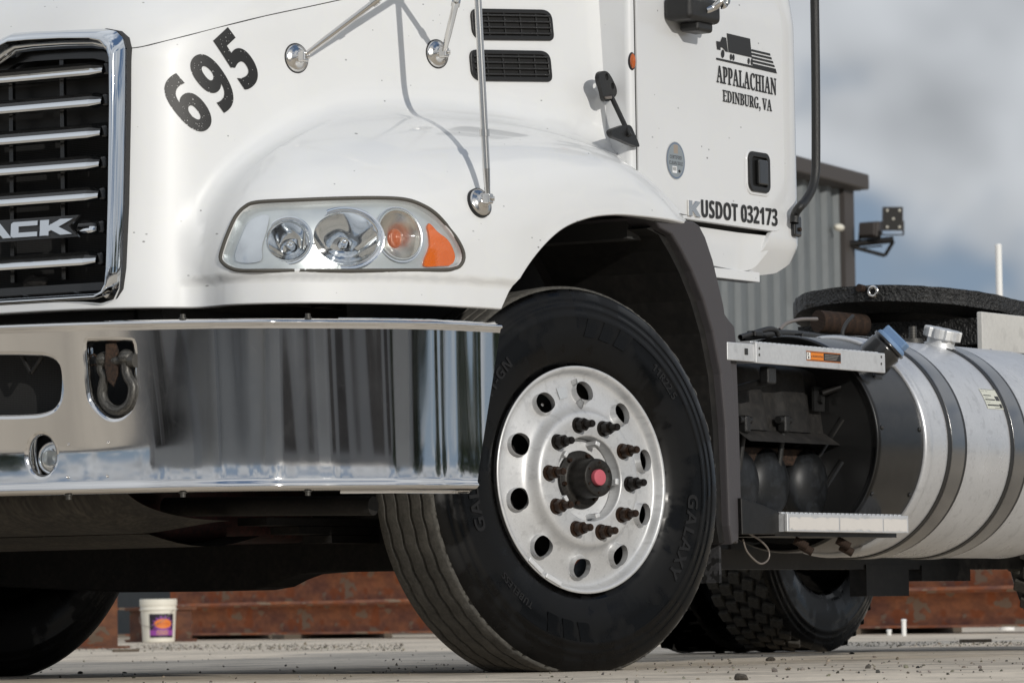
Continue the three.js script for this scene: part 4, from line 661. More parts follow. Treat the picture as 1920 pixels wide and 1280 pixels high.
// ---------------------------------------------------------------- fender liner, flare, mud flap
{
  const g = group('wheel_arch_liner', truck);
  const off = archCurve.filter(p => p[1] > 0.93 && p[0] < 0.50).map(([x, y]) => [x, y]);
  const cx = -0.02, cy = 0.62, inn = off.map(([x, y]) => { const dx = x - cx, dy = y - cy, l = Math.hypot(dx, dy), k = (l + 0.028) / l; return [cx + dx * k, cy + dy * k]; });
  mesh('liner_roof', toGeo(grid(inn.length - 1, 12, (u, v) => { const [x, y] = inn[Math.round(u * (inn.length - 1))]; return V(x, y + 0.03 * Math.sin(v * 3) * 0.5, lerp(1.118, 0.56, v)); }), (x, y, z) => [x, z]), M.liner, g);
  mesh('liner_wall', boxUV(box(2.1, 0.42, 0.02, 0.33, 1.16, 0.55)), M.liner, g);
  mesh('liner_rib', boxUV(new THREE.BoxGeometry(0.2, 0.03, 0.03).rotateZ(-0.25).translate(-0.1, 1.02, 0.575)), M.black, g);
  mesh('liner_skirt', boxUV(new THREE.BoxGeometry(0.85, 0.16, 0.012).translate(0.0, 0.99, 0.60)), M.liner, g);
  // grey plastic flare behind the wheel
  const Q = a => a.map(([u, v]) => { const p = onZ(u, v, 1.125); return new THREE.Vector2(p.x, p.y); });
  const outer = [[1226, 407], [1302, 419], [1311, 425], [1322, 446], [1336, 488], [1346, 530], [1356, 572], [1366, 640], [1374, 720], [1380, 800], [1384, 900], [1386, 975], [1384, 1010]], inner = [[1376, 1015], [1371, 985], [1368, 900], [1364, 800], [1355, 700], [1340, 622], [1322, 560], [1300, 505], [1280, 466], [1262, 436], [1240, 424]];
  const sh = new THREE.Shape(Q([...outer, ...inner]));
  mesh('splash_shield', boxUV(new THREE.ExtrudeGeometry(new THREE.Shape(Q([...inner.map(([u, v]) => [u + 2, v]), ...inner.slice().reverse().map(([u, v]) => [u - 12, v + 3])])), { depth: 0.40, bevelEnabled: false }).translate(0, 0, 0.70)), M.liner, g);
  mesh('fender_flare', new THREE.ExtrudeGeometry(sh, { depth: 0.46, bevelEnabled: true, bevelSize: 0.006, bevelThickness: 0.008, bevelSegments: 3 }).translate(0, 0, 1.125 - 0.468), M.greyPlastic, g);
  const sh2 = new THREE.Shape(Q([[1352, 560], [1362, 582], [1376, 602], [1385, 612], [1388, 640], [1394, 800], [1398, 960], [1392, 1015], [1383, 1010], [1378, 800], [1366, 660]]));
  mesh('flare_backing', new THREE.ExtrudeGeometry(sh2, { depth: 0.40, bevelEnabled: true, bevelSize: 0.004, bevelThickness: 0.005, bevelSegments: 2 }).translate(0.012, 0, 0.70), M.greyPlastic, g);
  const c0 = onZ(1322, 1000, 0.98), c1 = onZ(1381, 1092, 1.10);
  mesh('mud_flap', boxUV(new THREE.BoxGeometry(0.012, 0.46, 0.40).translate(0.70, c1.y + 0.23, 0.88)), M.flap, g);
  mesh('flap_wire', tube([[1393, 1010], [1402, 1035], [1425, 1056], [1441, 1048], [1441, 1030], [1425, 1012], [1405, 1000]].map(([u, v]) => onZ(u, v, 1.08)), 0.0028, 40, 6), M.wire, g);
}
// ---------------------------------------------------------------- cab
const CZ = 1.08, cabZ = y => CZ - 0.16 * Math.max(0, smax(0, y - 1.812, 0.02)) - 0.55 * Math.max(0, smax(0, 1.178 - y, 0.008));
function sidePanel(name, poly, zf, mat, parent, lipRings = [[0.001, 0.002], [0.0015, 0.012]], h = 0.022) {
  let x0 = 9, x1 = -9, y0 = 9, y1 = -9; for (const [x, y] of poly) { x0 = Math.min(x0, x); x1 = Math.max(x1, x); y0 = Math.min(y0, y); y1 = Math.max(y1, y); }
  let m = grid(Math.ceil((x1 - x0) / h) + 2, Math.ceil((y1 - y0) / h) + 2, (u, v) => { const x = lerp(x0 - 0.01, x1 + 0.01, u), y = lerp(y0 - 0.01, y1 + 0.01, v); return V(x, y, zf(x, y)); });
  m = clip(m, (x, y) => sdPoly(poly, x, y));
  return mesh(name, merge([toGeo(m, (x, y) => [x, y]), toGeo(lips(m, lipRings), (x, y) => [x, y])]), mat, parent);
}
const roundPoly = (pts, rad) => { const out = [], n = pts.length; pts.forEach((p, i) => { const a = pts[(i + n - 1) % n], b = pts[(i + 1) % n], r = rad[i] || 0; if (!r) { out.push(p); return; } const da = [a[0] - p[0], a[1] - p[1]], db = [b[0] - p[0], b[1] - p[1]], la = Math.hypot(...da), lb = Math.hypot(...db); const s = [p[0] + da[0] / la * r, p[1] + da[1] / la * r], e = [p[0] + db[0] / lb * r, p[1] + db[1] / lb * r]; for (let k = 0; k <= 8; k++) { const t = k / 8; out.push([(1 - t) * (1 - t) * s[0] + 2 * t * (1 - t) * p[0] + t * t * e[0], (1 - t) * (1 - t) * s[1] + 2 * t * (1 - t) * p[1] + t * t * e[1]]); } }); return out; };
{
  const g = group('cab', truck);
  mesh('cab_shell', box(0.94, 1.50, 2.08, 0.758, 1.90, 0), M.seam, g);
  mesh('cab_roof', box(1.0, 0.14, 2.0, 0.76, 2.72, 0, 0.05), M.whiteCab, g);
  const XF = 0.2835, XR = 1.117;
  // forward-facing corner of the cab beside the hood
  mesh('cowl_panel', (() => { const m = grid(10, 30, (u, v) => { const a = u * Math.PI / 2, y = lerp(1.30, 2.65, v), k = cabZ(y) - 0.002; return u < 0.5 ? V(XF - 0.026, y, lerp(k - 0.30, k - 0.02, u * 2)) : V(XF - 0.026 + 0.0195 * (1 - Math.cos((u - 0.5) * Math.PI)), y, k - 0.02 + 0.02 * Math.sin((u - 0.5) * Math.PI)); }); return toGeo(m, (x, y, z) => [z, y]); })(), M.whiteCab, g);
  const p = (u, v) => { const q = onZ(u, v, CZ); return [q.x, q.y]; };
  const zf = (x, y) => cabZ(y) - 0.012 * sstep(1.16, 1.25, x) * 1.0 - 0.05 * Math.pow(clamp((x - 1.205) / 0.045, 0, 1), 2);
  sidePanel('rear_panel', roundPoly([[XR + 0.0055, 2.65], [1.228, 2.65], [1.228, 1.84], [1.247, 1.80], p(1511, 482), p(1479, 511), p(1440, 516), p(1389, 507), p(1419, 491), p(1436, 469), p(1443, 441), p(1461, 419), [XR + 0.0055, 1.30]], { 3: 0.012, 4: 0.012, 5: 0.01 }), zf, M.whiteCab, g);
  sidePanel('sill_panel', roundPoly([[0.40, 1.207], [1.045, 1.200], [1.05, 1.17], [0.96, 1.100], [0.90, 1.096], [0.45, 1.115]], { 2: 0.02, 3: 0.03 }), (x, y) => CZ - 0.028 + 0.018 * sstep(0.86, 1.05, x) - 0.06 * Math.max(0, 1.15 - y), M.whiteCab, g);
  mesh('sill_bracket', boxUV(box(0.26, 0.028, 0.05, 0.88, 1.083, 1.03, 0.003)), M.whiteCab, g);
  mesh('rear_wall', box(0.02, 1.5, 2.02, 1.226, 1.92, 0, 0.008), M.whiteCab, g);
  mesh('door_seal', box(0.006, 0.86, 0.012, XF - 0.0022, 1.655, CZ - 0.0085), M.seam, g);
  // door
  const d = group('door', truck);
  sidePanel('door_skin', roundPoly([[XF + 0.002, 2.03], [XR, 2.03], [XR, 1.214], [XF + 0.002, 1.2185]], { 2: 0.075 }), (x, y) => cabZ(y) + 0.0025, M.whiteCab, d, [[0.0012, 0.0015], [0.002, 0.016]]);
  mesh('door_glass', box(0.72, 0.5, 0.006, 0.70, 2.33, cabZ(2.33) - 0.01), phys([0.05, 0.06, 0.065], 0.04, 0), d);
  mesh('window_frame', merge([box(0.06, 0.6, 0.03, XF + 0.035, 2.34, cabZ(2.3)), box(0.06, 0.6, 0.03, XR - 0.035, 2.34, cabZ(2.3)), box(0.82, 0.06, 0.03, 0.70, 2.62, cabZ(2.6))]), M.whiteCab, d);
  // door handle
  const hA = onZ(1399, 284, CZ), hB = onZ(1438, 362, CZ), hw = hB.x - hA.x, hh = hA.y - hB.y, hx = (hA.x + hB.x) / 2, hy = (hA.y + hB.y) / 2;
  const rs = (w, h, r) => { const s = new THREE.Shape(); s.absarc(w / 2 - r, h / 2 - r, r, 0, Math.PI / 2); s.absarc(-w / 2 + r, h / 2 - r, r, Math.PI / 2, Math.PI); s.absarc(-w / 2 + r, -h / 2 + r, r, Math.PI, 1.5 * Math.PI); s.absarc(w / 2 - r, -h / 2 + r, r, 1.5 * Math.PI, 2 * Math.PI); return s; };
  const fr = rs(hw, hh, 0.022); fr.holes.push(rs(hw - 0.022, hh - 0.022, 0.014));
  mesh('handle_frame', new THREE.ExtrudeGeometry(fr, { depth: 0.008, bevelEnabled: true, bevelSize: 0.002, bevelThickness: 0.003, bevelSegments: 3 }).translate(hx, hy, CZ + 0.002), M.black, d);
  mesh('handle_recess', new THREE.ShapeGeometry(rs(hw - 0.01, hh - 0.01, 0.018)).translate(hx, hy, CZ + 0.0042), std(0.004, 0.5), d);
  mesh('handle_paddle', box(hw * 0.46, hh * 0.66, 0.012, hx + hw * 0.12, hy, CZ + 0.011, 0.005), M.blackGloss, d);
  mesh('handle_ring', new THREE.ExtrudeGeometry((() => { const o = rs(hw + 0.018, hh + 0.012, 0.028); o.holes.push(rs(hw - 0.002, hh - 0.002, 0.021)); return o; })(), { depth: 0.0035, bevelEnabled: true, bevelSize: 0.003, bevelThickness: 0.003, bevelSegments: 3 }).translate(hx + 0.004, hy - 0.002, CZ - 0.0005), M.whiteCab, d);
  // lettering: flat film on the door
  const ZD = CZ + 0.0042;
  const word = (name, text, font, lb, rb, ltop, bold = 0, mat = M.print) => { const a = onZ(...lb, CZ), b = onZ(...rb, CZ), c = onZ(...ltop, CZ), geo = new THREE.ShapeGeometry(font.generateShapes(text, 1), 6); geo.computeBoundingBox(); const B = geo.boundingBox, w = B.max.x - B.min.x, cap = font.generateShapes('H', 1); const cg = new THREE.ShapeGeometry(cap); cg.computeBoundingBox(); geo.translate(-B.min.x, 0, 0).scale((b.x - a.x) / w, (c.y - a.y) / cg.boundingBox.max.y, 1); const p = geo.attributes.position; for (let i = 0; i < p.count; i++) { const x = p.getX(i); p.setXYZ(i, a.x + x, a.y + p.getY(i) + (b.y - a.y) * x / (b.x - a.x), ZD); } geo.computeVertexNormals(); return mesh(name, bold ? merge([geo, geo.clone().translate(bold, 0, 0.0003), geo.clone().translate(-bold, 0, 0.0006)]) : geo, mat, d); };
  word('registration_text', 'USDOT 032173', FB, [1313.5, 406.5], [1456, 424], [1313.5, 374], 0.0014);
  word('company_text', 'APPALACHIAN', FS, [1342, 154], [1454, 179], [1342, 122], 0.0007);
  word('town_text', 'EDINBURG, VA', FS, [1353.5, 190], [1445.5, 209], [1352, 168], 0.0005);
  const fig = (pts, name = 'logo_mark') => { const q = pts.map(([a, b]) => { const w = onZ(1320 + a / 6.4, 20 + b / 6.4, CZ); return new THREE.Vector2(w.x, w.y); }); const s = new THREE.ShapeGeometry(new THREE.Shape(q)); mesh(name, s.translate(0, 0, ZD), M.print, d); };
  fig([[135, 365], [183, 373], [206, 316], [254, 326], [275, 497], [247, 490], [226, 462], [205, 442], [186, 440], [187, 474], [145, 465]]);
  fig([[262, 271], [541, 337], [562, 562], [283, 498]]);
  const oval = (x, y, a, b) => { const q = []; for (let i = 0; i < 24; i++) q.push([x + a * Math.cos(i / 24 * 6.2832), y + b * Math.sin(i / 24 * 6.2832)]); fig(q, 'logo_wheel'); };
  oval(213, 518, 20, 50); oval(312, 556, 13, 38); oval(342, 562, 13, 38); oval(525, 605, 13, 37); oval(562, 613, 13, 38);
  for (let i = 0; i < 5; i++) { const y = 462 + i * 42, xs = 558 + (i > 2 ? 14 : i * 2), xe = 780 + i * 17; const f2 = x => y + (x - 558) * 0.235; fig([[xs, f2(xs)], [xe, f2(xe)], [xe + 8, f2(xe) + 27], [xs, f2(xs) + 25]], 'logo_stripe'); }
  fig([[135, 564], [852, 722], [866, 755], [135, 588]], 'logo_stripe');
  // silver letter at the fender's edge, the rest is hidden behind it
  const K = [[0, 0], [0, 1], [0.30, 1], [0.30, 0.64], [0.62, 1], [1.0, 1], [0.60, 0.52], [1.0, 0], [0.62, 0], [0.30, 0.36], [0.30, 0]], k0 = onZ(1287, 404, CZ), k1 = onZ(1309.5, 379, CZ);
  mesh('chrome_letter', new THREE.ExtrudeGeometry(new THREE.Shape(K.map(([a, b]) => new THREE.Vector2(lerp(k0.x, k1.x, a), lerp(k0.y, k1.y, b)))), { depth: 0.005, bevelEnabled: true, bevelSize: 0.001, bevelThickness: 0.001, bevelSegments: 1 }).translate(0, 0, CZ + 0.0025), M.stainless, d);
  // round sticker
  const cv = document.createElement('canvas'); cv.width = cv.height = 256; const x = cv.getContext('2d'); x.fillStyle = '#8f979c'; x.fillRect(0, 0, 256, 256); x.strokeStyle = '#4a5f86'; x.lineWidth = 5; x.beginPath(); x.arc(128, 128, 118, 0, 7); x.stroke(); x.fillStyle = '#a09488'; x.fillRect(100, 20, 60, 60); x.fillStyle = '#2a2a2c'; x.font = 'bold 34px sans-serif'; x.textAlign = 'center'; x.fillText('CERTIFIED', 128, 118); x.fillText('CLEAN IDLE', 128, 158); x.fillStyle = '#eee'; x.fillRect(78, 168, 64, 46); x.fillStyle = '#222'; for (let i = 0; i < 9; i++) x.fillRect(84 + i * 6, 174, i % 3 ? 2 : 4, 24); x.beginPath(); x.ellipse(176, 198, 16, 10, 0, 0, 7); x.fill();
  const st = onZ(1265, 301, CZ), srad = (onZ(1265, 267, CZ).y - onZ(1265, 337, CZ).y) / 2; const ct = new THREE.CanvasTexture(cv); ct.colorSpace = THREE.SRGBColorSpace;
  mesh('sticker', new THREE.CircleGeometry(srad, 40).translate(st.x, st.y, ZD), std(1, 0.4, 0.2, { map: ct }), d);
  // marker lamp
  const ml = onZ(1186, 115, 1.075), lg = group('marker_lamp', truck); lg.position.set(XF - 0.016, ml.y, 1.076); lg.quaternion.setFromUnitVectors(V(0, 0, 1), V(-0.62, 0, 0.78).normalize());
  mesh('lamp_base', new THREE.SphereGeometry(1, 24, 14).scale(0.011, 0.0245, 0.006), M.black, lg); mesh('lamp_cover', new THREE.SphereGeometry(1, 24, 14).scale(0.0085, 0.0205, 0.0105).translate(0.001, 0, 0.002), M.amber, lg);
  // grab bar
  const gb = group('grab_bar', truck), Z = 1.125;
  mesh('bar', tube([[1526, -120], [1528, 0], [1530, 150], [1530.5, 290], [1529.5, 325], [1524, 352], [1512, 374], [1499, 389], [1491.5, 401], [1490, 418]].map(([u, v], i) => onZ(u, v, i > 7 ? 1.105 : Z)), 0.0128, 80, 14), M.black, gb);
  const gm = onZ(1490.5, 424, CZ); mesh('mount_plate', box(0.046, 0.062, 0.02, gm.x, gm.y, CZ + 0.003, 0.008), M.blackGloss, gb); mesh('mount_bolt', new THREE.CylinderGeometry(0.006, 0.006, 0.006, 6).rotateX(Math.PI / 2).translate(gm.x + 0.004, gm.y - 0.01, CZ + 0.015), M.rustSteel, gb);
  const gt = onZ(1510, -130, CZ); mesh('mount_plate', box(0.046, 0.062, 0.06, gt.x, gt.y, CZ - 0.01, 0.008), M.blackGloss, gb);
  // mirror foot on the door with its arm
  const mb = group('mirror_arm', truck), q = (u, v, z) => onZ(u, v, z);
  const f0 = q(1272, 20, 1.13), f1 = q(1331, 20, 1.13);
  const fy = (q(1300, -2, 1.12).y + q(1300, 44, 1.12).y) / 2, fh = q(1300, -2, 1.12).y - q(1300, 44, 1.12).y;
  mesh('mirror_foot', merge([box(f1.x - f0.x, fh, 0.085, (f0.x + f1.x) / 2, fy, 1.125, 0.016), box((f1.x - f0.x) * 0.50, 0.03, 0.06, (f0.x + f1.x) / 2 + 0.025, fy - fh / 2 - 0.009, 1.122, 0.01)]), M.black, mb);
  mesh('arm_tube', tube([q(1322, 20, 1.16), q(1338, 14, 1.17), q(1352, 2, 1.19), q(1364, -30, 1.20), q(1366, -500, 1.24)], 0.0105, 40, 14), M.stainless, mb);
  mesh('mirror_head', box(0.09, 0.42, 0.22, q(1366, -330, 1.3).x, 2.95, 1.3, 0.03), M.black, mb);
}
// ---------------------------------------------------------------- hood latch
{
  const g = group('hood_latch', truck), zl = 1.035, S = pts => new THREE.Shape(closedCurve(pts.map(([u, v]) => { const p = onZ(u, v, zl); return [p.x, p.y]; }), 4).map(p => new THREE.Vector2(...p)));
  const head = S([[1123, 137], [1130, 133], [1139, 136], [1149, 152], [1155, 168], [1154, 178], [1146, 186], [1138, 190], [1132, 188], [1127, 168], [1121, 147]]);
  const hole = (u, v, a, b) => { const c = onZ(u, v, zl), h = new THREE.Path(); h.absellipse(c.x, c.y, a, b, 0, 6.2832, true, -0.5); return h; }; head.holes.push(hole(1136, 144, 0.010, 0.009), hole(1147, 161, 0.009, 0.009));
  const ex = d => ({ depth: d, bevelEnabled: true, bevelSize: 0.0, bevelThickness: 0.003, bevelSegments: 2, curveSegments: 8 });
  mesh('latch_head', new THREE.ExtrudeGeometry(head, ex(0.006)).translate(0, 0, zl - 0.006), M.black, g);
  mesh('latch_strap', rod(onZ(1146, 180, zl), onZ(1181, 254, 1.10), 0.0085, 4), M.black, g);
  const zb = 1.095, Sb = pts => new THREE.Shape(closedCurve(pts.map(([u, v]) => { const p = onZ(u, v, zb); return [p.x, p.y]; }), 4).map(p => new THREE.Vector2(...p)));
  mesh('latch_base', new THREE.ExtrudeGeometry(Sb([[1147, 246], [1164, 237], [1176, 234], [1184, 236], [1191, 250], [1200, 274], [1188, 272], [1165, 262], [1150, 255]]), ex(0.010)).translate(0, 0, zb - 0.014), M.black, g);
  mesh('latch_pin', new THREE.CylinderGeometry(0.004, 0.004, 0.03, 10).rotateX(Math.PI / 2).translate(...onZ(1137, 183, zl + 0.006).toArray()), M.wire, g);
}
// ---------------------------------------------------------------- mirror stays on the hood
{
  const top = onZ(889, -140, 1.135), g = group('mirror_stays', truck);
  for (const [bu, bv, pts, r, nut] of [
    [555, 109, [[569, 97], [586, 86], [604, 70]], 0.0085, [688, 12]],
    [819, 101, [[832, 98], [836, 88], [841, 62]], 0.0085, [851, 12]],
    [897, 381, [[906, 372], [906.5, 345], [905, 318]], 0.0095, [904.5, 295]]]) {
    const b = hoodHit(bu, bv), n = hoodNormal(b), R = 0.0355; if (bu === 897) b.addScaledVector(n, 0.006);
    mesh('stay_base', aimY(lathe([[0.0005, 0.022], [0.012, 0.0205], [0.017, 0.016], [0.0195, 0.010], [0.026, 0.0085], [0.030, 0.005], [R, 0.004], [R, -0.006]], 40), n).translate(b.x, b.y, b.z), M.stainless, g);
    mesh('base_gasket', aimY(lathe([[R - 0.004, 0.002], [R + 0.0028, 0.002], [R + 0.003, -0.008]], 40), n).translate(b.x, b.y, b.z), M.black, g);
    const s = b.clone().addScaledVector(n, 0.028), dir = top.clone().sub(s).normalize();
    const e0 = s.clone().addScaledVector(dir, 0.075);
    mesh('stay_fork', merge([rod(s, e0, 0.0065, 10, r * 1.0), box(0.022, 0.026, 0.022, s.x, s.y, s.z, 0.004), new THREE.CylinderGeometry(0.006, 0.006, 0.034, 6).rotateX(Math.PI / 2).rotateY(0.5).translate(s.x, s.y, s.z)]), M.stainless, g);
    mesh('stay_rod', rod(e0, top, r, 18), M.stainless, g);
    const L = s.distanceTo(top), nt = bu === 897 ? 0.165 : bu === 555 ? L * 0.42 : L * 0.40, c = s.clone().addScaledVector(dir, nt);
    mesh('stay_nut', aimY(new THREE.CylinderGeometry(r * 1.5, r * 1.5, 0.018, 6), dir).translate(c.x, c.y, c.z), M.stainless, g);
  }
  mesh('stay_joint', new THREE.SphereGeometry(0.022, 16, 12).translate(top.x, top.y, top.z), M.stainless, g);
  mesh('spotter_mirror', lathe([[0.0005, -0.05], [0.06, -0.045], [0.10, -0.02], [0.115, 0.0], [0.10, 0.02], [0.0005, 0.04]], 36).rotateZ(Math.PI / 2).translate(top.x - 0.02, top.y + 0.14, top.z + 0.03), M.black, g);
}
// ---------------------------------------------------------------- wheels
// wheel frame: x to the right as seen from outside, y along the axle outwards, -z up
function wheelFrame(name, P, n, parent) { const g = group(name, parent), r = V(0, 1, 0).cross(n).normalize(), y = n.clone().normalize(), z = r.clone().cross(y); g.quaternion.setFromRotationMatrix(new THREE.Matrix4().makeBasis(r, y, z)); g.position.copy(P); return g; }
const polar = (phi, r, a) => V(Math.sin(phi) * r, a, -Math.cos(phi) * r);
function flatten(geo, g) { // the tyre stands flat on the ground
  g.updateMatrix(); const inv = g.matrix.clone().invert(), p = geo.attributes.position, w = V(); for (let i = 0; i < p.count; i++) { w.fromBufferAttribute(p, i).applyMatrix4(g.matrix); if (w.y < 0.0012) { w.y = 0.0012; w.applyMatrix4(inv); p.setXYZ(i, w.x, w.y, w.z); } } return geo;
}
const A0 = -0.125;
function revolve(prof, seg, wob) { // prof: [r, a]; wob(phi, k) -> [dr, da]
  const pos = [], idx = [], uv = [], m = prof.length; let L = 0;
  for (let i = 0; i <= seg; i++) { const phi = i / seg * 2 * Math.PI; L = 0; for (let k = 0; k < m; k++) { const w = wob ? wob(phi, k, prof[k]) : [0, 0], q = polar(phi, prof[k][0] + w[0], prof[k][1] + w[1]); pos.push(q.x, q.y, q.z); if (k) L += Math.hypot(prof[k][0] - prof[k - 1][0], prof[k][1] - prof[k - 1][1]); uv.push(phi * 0.5, L); } }
  for (let i = 0; i < seg; i++) for (let k = 0; k + 1 < m; k++) { const a = i * m + k, b = a + m; idx.push(a, b, b + 1, a, b + 1, a + 1); }
  const g = geoOf(pos, null, idx, uv), n = g.attributes.normal; for (let k = 0; k < m; k++) { const a = k, b = seg * m + k, x = (n.getX(a) + n.getX(b)) / 2, y = (n.getY(a) + n.getY(b)) / 2, z = (n.getZ(a) + n.getZ(b)) / 2; n.setXYZ(a, x, y, z); n.setXYZ(b, x, y, z); } return g;
}
const side = s => [[0.288, A0 + s * 0.100], [0.296, A0 + s * 0.114], [0.302, A0 + s * 0.1165], [0.303, A0 + s * 0.119], [0.314, A0 + s * 0.1225], [0.315, A0 + s * 0.1255], [0.33, A0 + s * 0.1295], [0.352, A0 + s * 0.1345], [0.374, A0 + s * 0.137], [0.40, A0 + s * 0.138], [0.425, A0 + s * 0.1365], [0.426, A0 + s * 0.1385], [0.437, A0 + s * 0.1365], [0.438, A0 + s * 0.1345], [0.450, A0 + s * 0.132], [0.451, A0 + s * 0.1335], [0.460, A0 + s * 0.1315], [0.461, A0 + s * 0.1290], [0.472, A0 + s * 0.126], [0.473, A0 + s * 0.1275], [0.481, A0 + s * 0.125], [0.490, A0 + s * 0.121], [0.497, A0 + s * 0.1175], [0.503, A0 + s * 0.1130]];
function steerTyre(g) {
  mesh('tyre_sidewall', flatten(revolve(side(1), 180), g), M.rubber, g);
  mesh('tyre_sidewall', flatten(revolve(side(-1), 120), g), M.rubber, g);
  const tr = [[0.503, A0 - 0.113], [0.508, A0 - 0.109], [0.511, A0 - 0.104]], gr = []; const ribs = [-0.072, -0.026, 0.026, 0.072];
  for (const c of ribs) { for (const [r, d] of [[0.5135, -0.0060], [0.511, -0.0052], [0.500, -0.0036], [0.500, 0.0036], [0.511, 0.0052], [0.5135, 0.0060]]) { gr.push(tr.length); tr.push([r, A0 + c + d]); } }
  tr.push([0.511, A0 + 0.104], [0.508, A0 + 0.109], [0.503, A0 + 0.113]);
  const isG = new Set(gr), last = tr.length;
  mesh('tyre_tread', flatten(revolve(tr, 420, (phi, k) => { if (isG.has(k)) return [0, 0.0026 * (2 / Math.PI) * Math.asin(Math.sin(phi * 44))]; if (k === last - 1 || k === last - 2) { const n = vn(phi * 26, 3) - 0.5, t = vn(phi * 60, 8); return [-0.004 * (t > 0.62 ? 1 : 0) + n * 0.002, k === last - 2 ? -0.006 * (t > 0.6 ? 1 : 0) + n * 0.004 : 0]; } return [0, 0]; }), g), M.treadRub, g);
}
function bentText(g, text, phi0, r0, h, depth, wide) {
  const geo = new TextGeometry(text, { font: FB, size: h, depth, curveSegments: 3, bevelEnabled: false }), p = geo.attributes.position;
  for (let i = 0; i < p.count; i++) { const phi = phi0 + p.getX(i) * wide / r0, r = r0 + p.getY(i), q = polar(phi, r, A0 + 0.1375 - Math.max(0, r - 0.425) * 0.16 + p.getZ(i)); p.setXYZ(i, q.x, q.y, q.z); }
  geo.computeVertexNormals(); return mesh('tyre_lettering', geo, M.letter, g);
}
